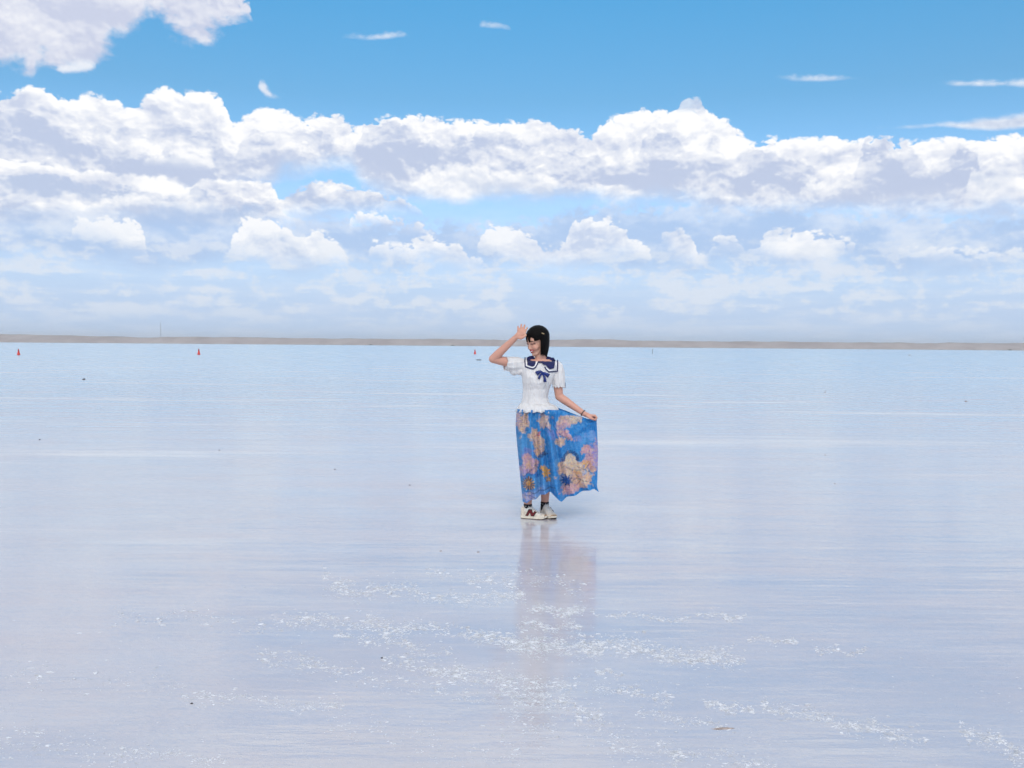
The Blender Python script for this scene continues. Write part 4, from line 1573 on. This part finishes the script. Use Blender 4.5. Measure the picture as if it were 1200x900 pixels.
# ---- thin stake
e = empty('marker_stake', on_ground(764.5, 414.2), 'thin grey marker stake standing in the shallows beyond the woman', 'stake')
bm = bmesh.new()
ring_solid(bm, [(0.05, -0.05), (0.045, 0.5), (0.04, 0.86)], 10)
link('post', bm_mesh(bm), e, principled('weathered_wood', (0.16, 0.15, 0.15), 0.8, 0.2, vary=0.3, scale=20))
bm = bmesh.new()
bmesh.ops.create_cube(bm, size=1, matrix=Matrix.Translation((0.02, -0.05, 0.80)) @ Matrix.Diagonal((0.16, 0.02, 0.14, 1)))
link('marker_plate', bm_mesh(bm, False), e, principled('dull_plate', (0.22, 0.20, 0.21), 0.7, 0.3, vary=0.2, scale=20))

# ---- lattice mast behind the far ridge
mp = at_depth(188.2, 376.0, RIDGE_Y + 75)
MH = mp.z
mast = empty('radio_mast', (mp.x, mp.y, 0), 'tall thin lattice mast rising behind the far ridge', 'mast')
steel = principled('galvanised_steel', (0.36, 0.38, 0.41), 0.5, 0.4, metallic=0.3, vary=0.1, scale=2)
legs = [Vector((math.cos(a) * 0.62, math.sin(a) * 0.62, 0)) for a in (R(90), R(210), R(330))]
for L in legs:
    bm = bmesh.new()
    capsule(bm, L, 0.16, L * 0.75 + Vector((0, 0, MH - 4)), 0.12, 8)
    link('mast_leg', bm_mesh(bm), mast, steel)
bm = bmesh.new()
nb = 22
for k in range(nb):
    z0, z1 = (MH - 4) * k / nb, (MH - 4) * (k + 1) / nb
    for i in range(3):
        a, b = legs[i], legs[(i + 1) % 3]
        s0, s1 = 1 - 0.25 * k / nb, 1 - 0.25 * (k + 1) / nb
        capsule(bm, a * s0 + Vector((0, 0, z0)), 0.05, b * s1 + Vector((0, 0, z1)), 0.05, 5)
link('lattice', bm_mesh(bm), mast, steel)
bm = bmesh.new()
ring_solid(bm, [(0.5, MH - 4.2), (0.5, MH - 4.0), (0.14, MH - 3.9), (0.10, MH)], 10)
link('aerial', bm_mesh(bm), mast, steel)


# ---- lumps lying on the salt
def lump(sx, sy, sz, seed, rough=0.35, sub=3):
    bm = bmesh.new()
    bmesh.ops.create_icosphere(bm, subdivisions=sub, radius=1.0)
    for v in bm.verts:
        d = 1 + rough * mnoise.fractal(v.co * 1.4 + Vector((seed * 3.1, seed, 0)), 0.9, 2.0, 4)
        v.co = Vector((v.co.x * sx * d, v.co.y * sy * d, max(-0.15, v.co.z * d) * sz))
    return bm_mesh(bm)


mud = principled('dark_mud', (0.050, 0.045, 0.050), 0.85, 0.2, bump=(40, 0.01, 0.8), vary=0.4, scale=30)
mud_l = principled('brown_mud', (0.34, 0.29, 0.285), 0.85, 0.2, bump=(60, 0.01, 0.8), vary=0.4, scale=40)
slab = empty('dark_slab', on_ground(561.2, 422.2), 'low dark slab lying on the flat beside the raised elbow, below the small faint cone', 'slab')
bm = bmesh.new()
bmesh.ops.create_cube(bm, size=1, matrix=Matrix.Translation((0, 0, 0.04)) @ Matrix.Diagonal((0.48, 0.26, 0.055, 1)))
bmesh.ops.bevel(bm, geom=bm.edges[:], offset=0.02, segments=2, affect='EDGES')
bmesh.ops.subdivide_edges(bm, edges=bm.edges[:], cuts=2, use_grid_fill=True)
for v in bm.verts:
    v.co += Vector(mnoise.noise_vector(v.co * 9)) * 0.012
link('board', bm_mesh(bm, False), slab, principled('tarred_board', (0.022, 0.023, 0.032), 0.7, 0.3, vary=0.3, scale=15))
bm = bmesh.new()
for x_ in (-0.16, 0.17):
    bmesh.ops.create_cube(bm, size=1, matrix=Matrix.Translation((x_, 0, 0.006)) @ Matrix.Diagonal((0.07, 0.26, 0.020, 1)))
for nm, x_ in (('batten', -0.16), ('batten', 0.17)):
    pass
bm.free()
for x_ in (-0.16, 0.17):
    bm = bmesh.new()
    bmesh.ops.create_cube(bm, size=1, matrix=Matrix.Translation((x_, 0, 0.004)) @ Matrix.Diagonal((0.07, 0.26, 0.018, 1)))
    link('batten', bm_mesh(bm, False), slab, mud)

CLODS = [  # px, py, width and height in pixels, material, label
    (98.4, 444.8, 3.2, 1.5, mud, 'black mud clod out on the flat below and between the two nearest red cones'),
    (46.5, 515.4, 1.8, 1.0, mud, 'tiny dark clod on a pale streak near the photo edge, below the black mud clod'),
    (257.0, 527.6, 1.5, 0.9, mud, 'tiny dark clod alone on smooth wet salt below the cone under the mast'),
    (392.4, 550.2, 2.0, 1.0, mud, 'small dark clod at the end of the pale streaks left of the woman'),
    (480.2, 568.6, 2.2, 1.0, mud, 'small dark clod on smooth wet salt nearest the skirt on its left side'),
    (447.4, 771.2, 2.6, 1.4, mud, 'dark pebble at the head of a white crust band in front of the woman'),
    (224.6, 824.6, 3.0, 1.5, mud, 'dark pebble beside white crust specks near the lower left corner'),
    (560.5, 647.0, 3.4, 1.0, mud_l, 'flat brownish fleck just left of the top of her reflection'),
    (516.5, 645.8, 3.0, 0.9, mud_l, 'flat brownish fleck left of another fleck beside her reflection'),
    (967.0, 459.6, 2.0, 1.0, mud_l, 'small brown clod on the open flat to the right of her head height'),
    (1132.0, 470.4, 3.4, 1.0, mud_l, 'long low brown clod far right on the open flat'),
    (1066.0, 416.4, 3.0, 0.9, mud_l, 'faint brown hump close under the far shore on the right'),
    (967.0, 533.4, 1.5, 0.9, mud_l, 'upper of two tiny brown specks right of the skirt'),
    (978.5, 567.0, 1.5, 0.9, mud_l, 'lower of two tiny brown specks right of the skirt'),
    (848.0, 853.8, 24.0, 2.6, mud_l, 'long thin brown crust edge breaking the surface near the lower right'),
]
for i, (px, py, wx, hy, mt, lab) in enumerate(CLODS):
    g0 = on_ground(px, py)
    dist = g0.length
    k = dist / F_PX
    if wx > 20:
        me = lump(wx * k / 2, 0.007, 0.0022, i + 1, 0.5, 4)
        mt = principled('tan_salt_crust', (0.36, 0.29, 0.26), 0.85, 0.2, vary=0.3, scale=60)
        nm, ct = 'crust_edge', 'crust'
    else:
        me = lump(wx * k / 2 * 0.9, wx * k / 2 * 0.8, hy * k * 0.75, i + 1)
        nm, ct = ('pebble', 'pebble') if 'pebble' in lab else (('mud_fleck', 'mud') if 'fleck' in lab else ('mud_clod', 'mud'))
    o = link(nm, me, None, mt)
    o.location = g0
    o.rotation_euler.z = random.uniform(-0.15, 0.15) if wx > 20 else random.uniform(-0.4, 0.4)
    tag(o, lab, ct, 'dark lumps scattered on the salt' if wx < 20 else None)

shrub_m = principled('dark_scrub', (0.045, 0.055, 0.035), 0.9, 0.1, vary=0.4, scale=1.5)
for i, (px, py, wx, lab) in enumerate(((1152.5, 409.6, 3.6, 'dark scrub clump at the foot of the far ridge, rightmost one'), (435.0, 404.2, 2.6, 'small dark scrub clump at the foot of the ridge between mast and woman'), (530.5, 405.0, 3.6, 'dark scrub clump at the ridge foot just beyond the small faint cone'))):
    d0 = at_depth(px, py, RIDGE_Y - 40)
    o = link('scrub_bush', lump(wx * 1.3 / 2, 1.2, 1.2, 30 + i, 0.6), None, shrub_m)
    o.location = (d0.x, d0.y - (d0.x / 1900.0) ** 2 * 500.0, 0)
    tag(o, lab, 'bush', 'dark scrub along the far shore')

# ------------------------------------------------------------------ salt crystals breaking the water in streaks
BANDS = [  # from, to (pixels), half width in pixels, how many
    ((395, 688), (600, 702), 9, 620), ((505, 672), (600, 684), 5, 160), ((380, 676), (420, 700), 8, 90), ((330, 722), (470, 740), 8, 300), ((440, 728), (600, 752), 7, 420), ((400, 744), (520, 764), 7, 240),
    ((600, 756), (700, 760), 10, 560), ((560, 744), (640, 756), 7, 240), ((618, 715), (680, 718), 5, 240), ((610, 733), (675, 736), 5, 150), ((690, 752), (860, 772), 10, 620), ((730, 764), (850, 776), 6, 320), ((820, 718), (870, 724), 4, 110), ((700, 718), (800, 726), 4, 110),
    ((455, 774), (540, 792), 8, 320), ((540, 788), (660, 806), 10, 480), ((590, 808), (700, 838), 12, 420), ((310, 768), (420, 792), 10, 260), ((440, 796), (600, 822), 9, 200), ((700, 786), (730, 790), 3, 60),
    ((225, 814), (390, 828), 7, 240), ((150, 880), (260, 892), 6, 150), ((830, 826), (880, 832), 5, 170), ((680, 800), (780, 818), 9, 200), ((750, 836), (850, 852), 5, 130), ((900, 828), (1000, 852), 9, 260), ((1000, 850), (1080, 866), 9, 220),
    ((1130, 856), (1200, 884), 9, 240), ((780, 880), (900, 898), 9, 240), ((880, 748), (930, 754), 4, 80), ((960, 760), (1010, 766), 4, 80), ((600, 840), (780, 880), 22, 320), ((400, 850), (600, 890), 20, 200), ((150, 720), (380, 735), 10, 140), ((60, 738), (70, 740), 3, 14), ((20, 790), (200, 800), 14, 120), ((0, 860), (150, 890), 16, 160), ((600, 672), (690, 690), 12, 90)]
rs = random.Random(23)
SV, SF = [], []
ico = bmesh.new()
bmesh.ops.create_icosphere(ico, subdivisions=1, radius=1.0)
IV = [v.co.copy() for v in ico.verts]
IF = [[v.index for v in f.verts] for f in ico.faces]
ico.free()


def crystal(x, y, a, b, h, rot):
    n0 = len(SV)
    c, s_ = math.cos(rot), math.sin(rot)
    for v in IV:
        k = 1 + rs.uniform(-0.28, 0.28)
        lx, ly, lz = v.x * a * k, v.y * b * k, v.z * h * k
        SV.append((x + lx * c - ly * s_, y + lx * s_ + ly * c, lz - h * 0.1))
    for f in IF:
        SF.append([n0 + i for i in f])


for (x0, y0), (x1, y1), hw, n in BANDS:
    ph = rs.uniform(0, 9)
    made = 0
    while made < n * 2.6:
        t = rs.uniform(-0.08, 1.08)
        o_ = rs.gauss(0, 0.62)
        px = x0 + (x1 - x0) * t
        py = y0 + (y1 - y0) * t + o_ * hw + 2.5 * math.sin(t * 9 + ph)
        # break the band into clumps
        if mnoise.noise(Vector((px * 0.055, py * 0.16, ph))) < rs.uniform(-0.55, 0.30):
            made += 0.34
            continue
        p = on_ground(px, py)
        k = p.length / 4.5
        sz = rs.lognormvariate(0, 0.5) * k
        crystal(p.x, p.y, 0.0026 * sz * rs.uniform(0.7, 2.8), 0.0020 * sz, 0.0016 * sz * rs.uniform(0.6, 1.5), rs.gauss(0, 0.5))
        made += 1
for _ in range(3500):                              # single crystals strewn between the bands
    px, py = rs.uniform(-60, 1260), 660 + 260 * rs.random() ** 0.6
    if mnoise.noise(Vector((px * 0.012, py * 0.05, 4.0))) < rs.uniform(-0.2, 0.5):
        continue
    p = on_ground(px, py)
    sz = rs.lognormvariate(-0.35, 0.4) * p.length / 4.5
    crystal(p.x, p.y, 0.0036 * sz * rs.uniform(0.8, 2.4), 0.0026 * sz, 0.0015 * sz, rs.gauss(0, 0.5))
crust_m = principled('white_salt', (0.545, 0.555, 0.59), 0.6, 0.4, vary=0.25, scale=30)
crust = link('salt_crust', mesh_of(SV, SF, False), None, crust_m)
crust['kind'] = 'stuff'
# ------------------------------------------------------------------ the air over the lake
HZ = 4200.0
haze = link('haze', mesh_of([(x, y, z) for x in (-HZ, HZ) for y in (-HZ, HZ) for z in (-1.5, mp.z + 1.5)],
                            [(0, 1, 3, 2), (4, 6, 7, 5), (0, 4, 5, 1), (2, 3, 7, 6), (0, 2, 6, 4), (1, 5, 7, 3)], False))
haze['kind'] = 'stuff'
m, g, out = material('air')
pv = g.node('ShaderNodeVolumePrincipled')
pv.inputs['Color'].default_value = (0.98, 0.99, 1.0, 1)
pv.inputs['Density'].default_value = 0.0002
pv.inputs['Anisotropy'].default_value = 0.3
g.l.new(pv.outputs[0], out.inputs['Volume'])
haze.data.materials.append(m)
# ------------------------------------------------------------------ output
scene.view_settings.view_transform = 'Standard'
scene.view_settings.look = 'None'
scene.view_settings.gamma = 1.0
scene.view_settings.exposure = 0.36
scene.view_settings.use_curve_mapping = False
scene.cycles.use_denoising = True
scene.cycles.max_bounces = 8
scene.render.resolution_x = 1024
scene.render.resolution_y = 768
scene.cycles.adaptive_threshold = 0.03
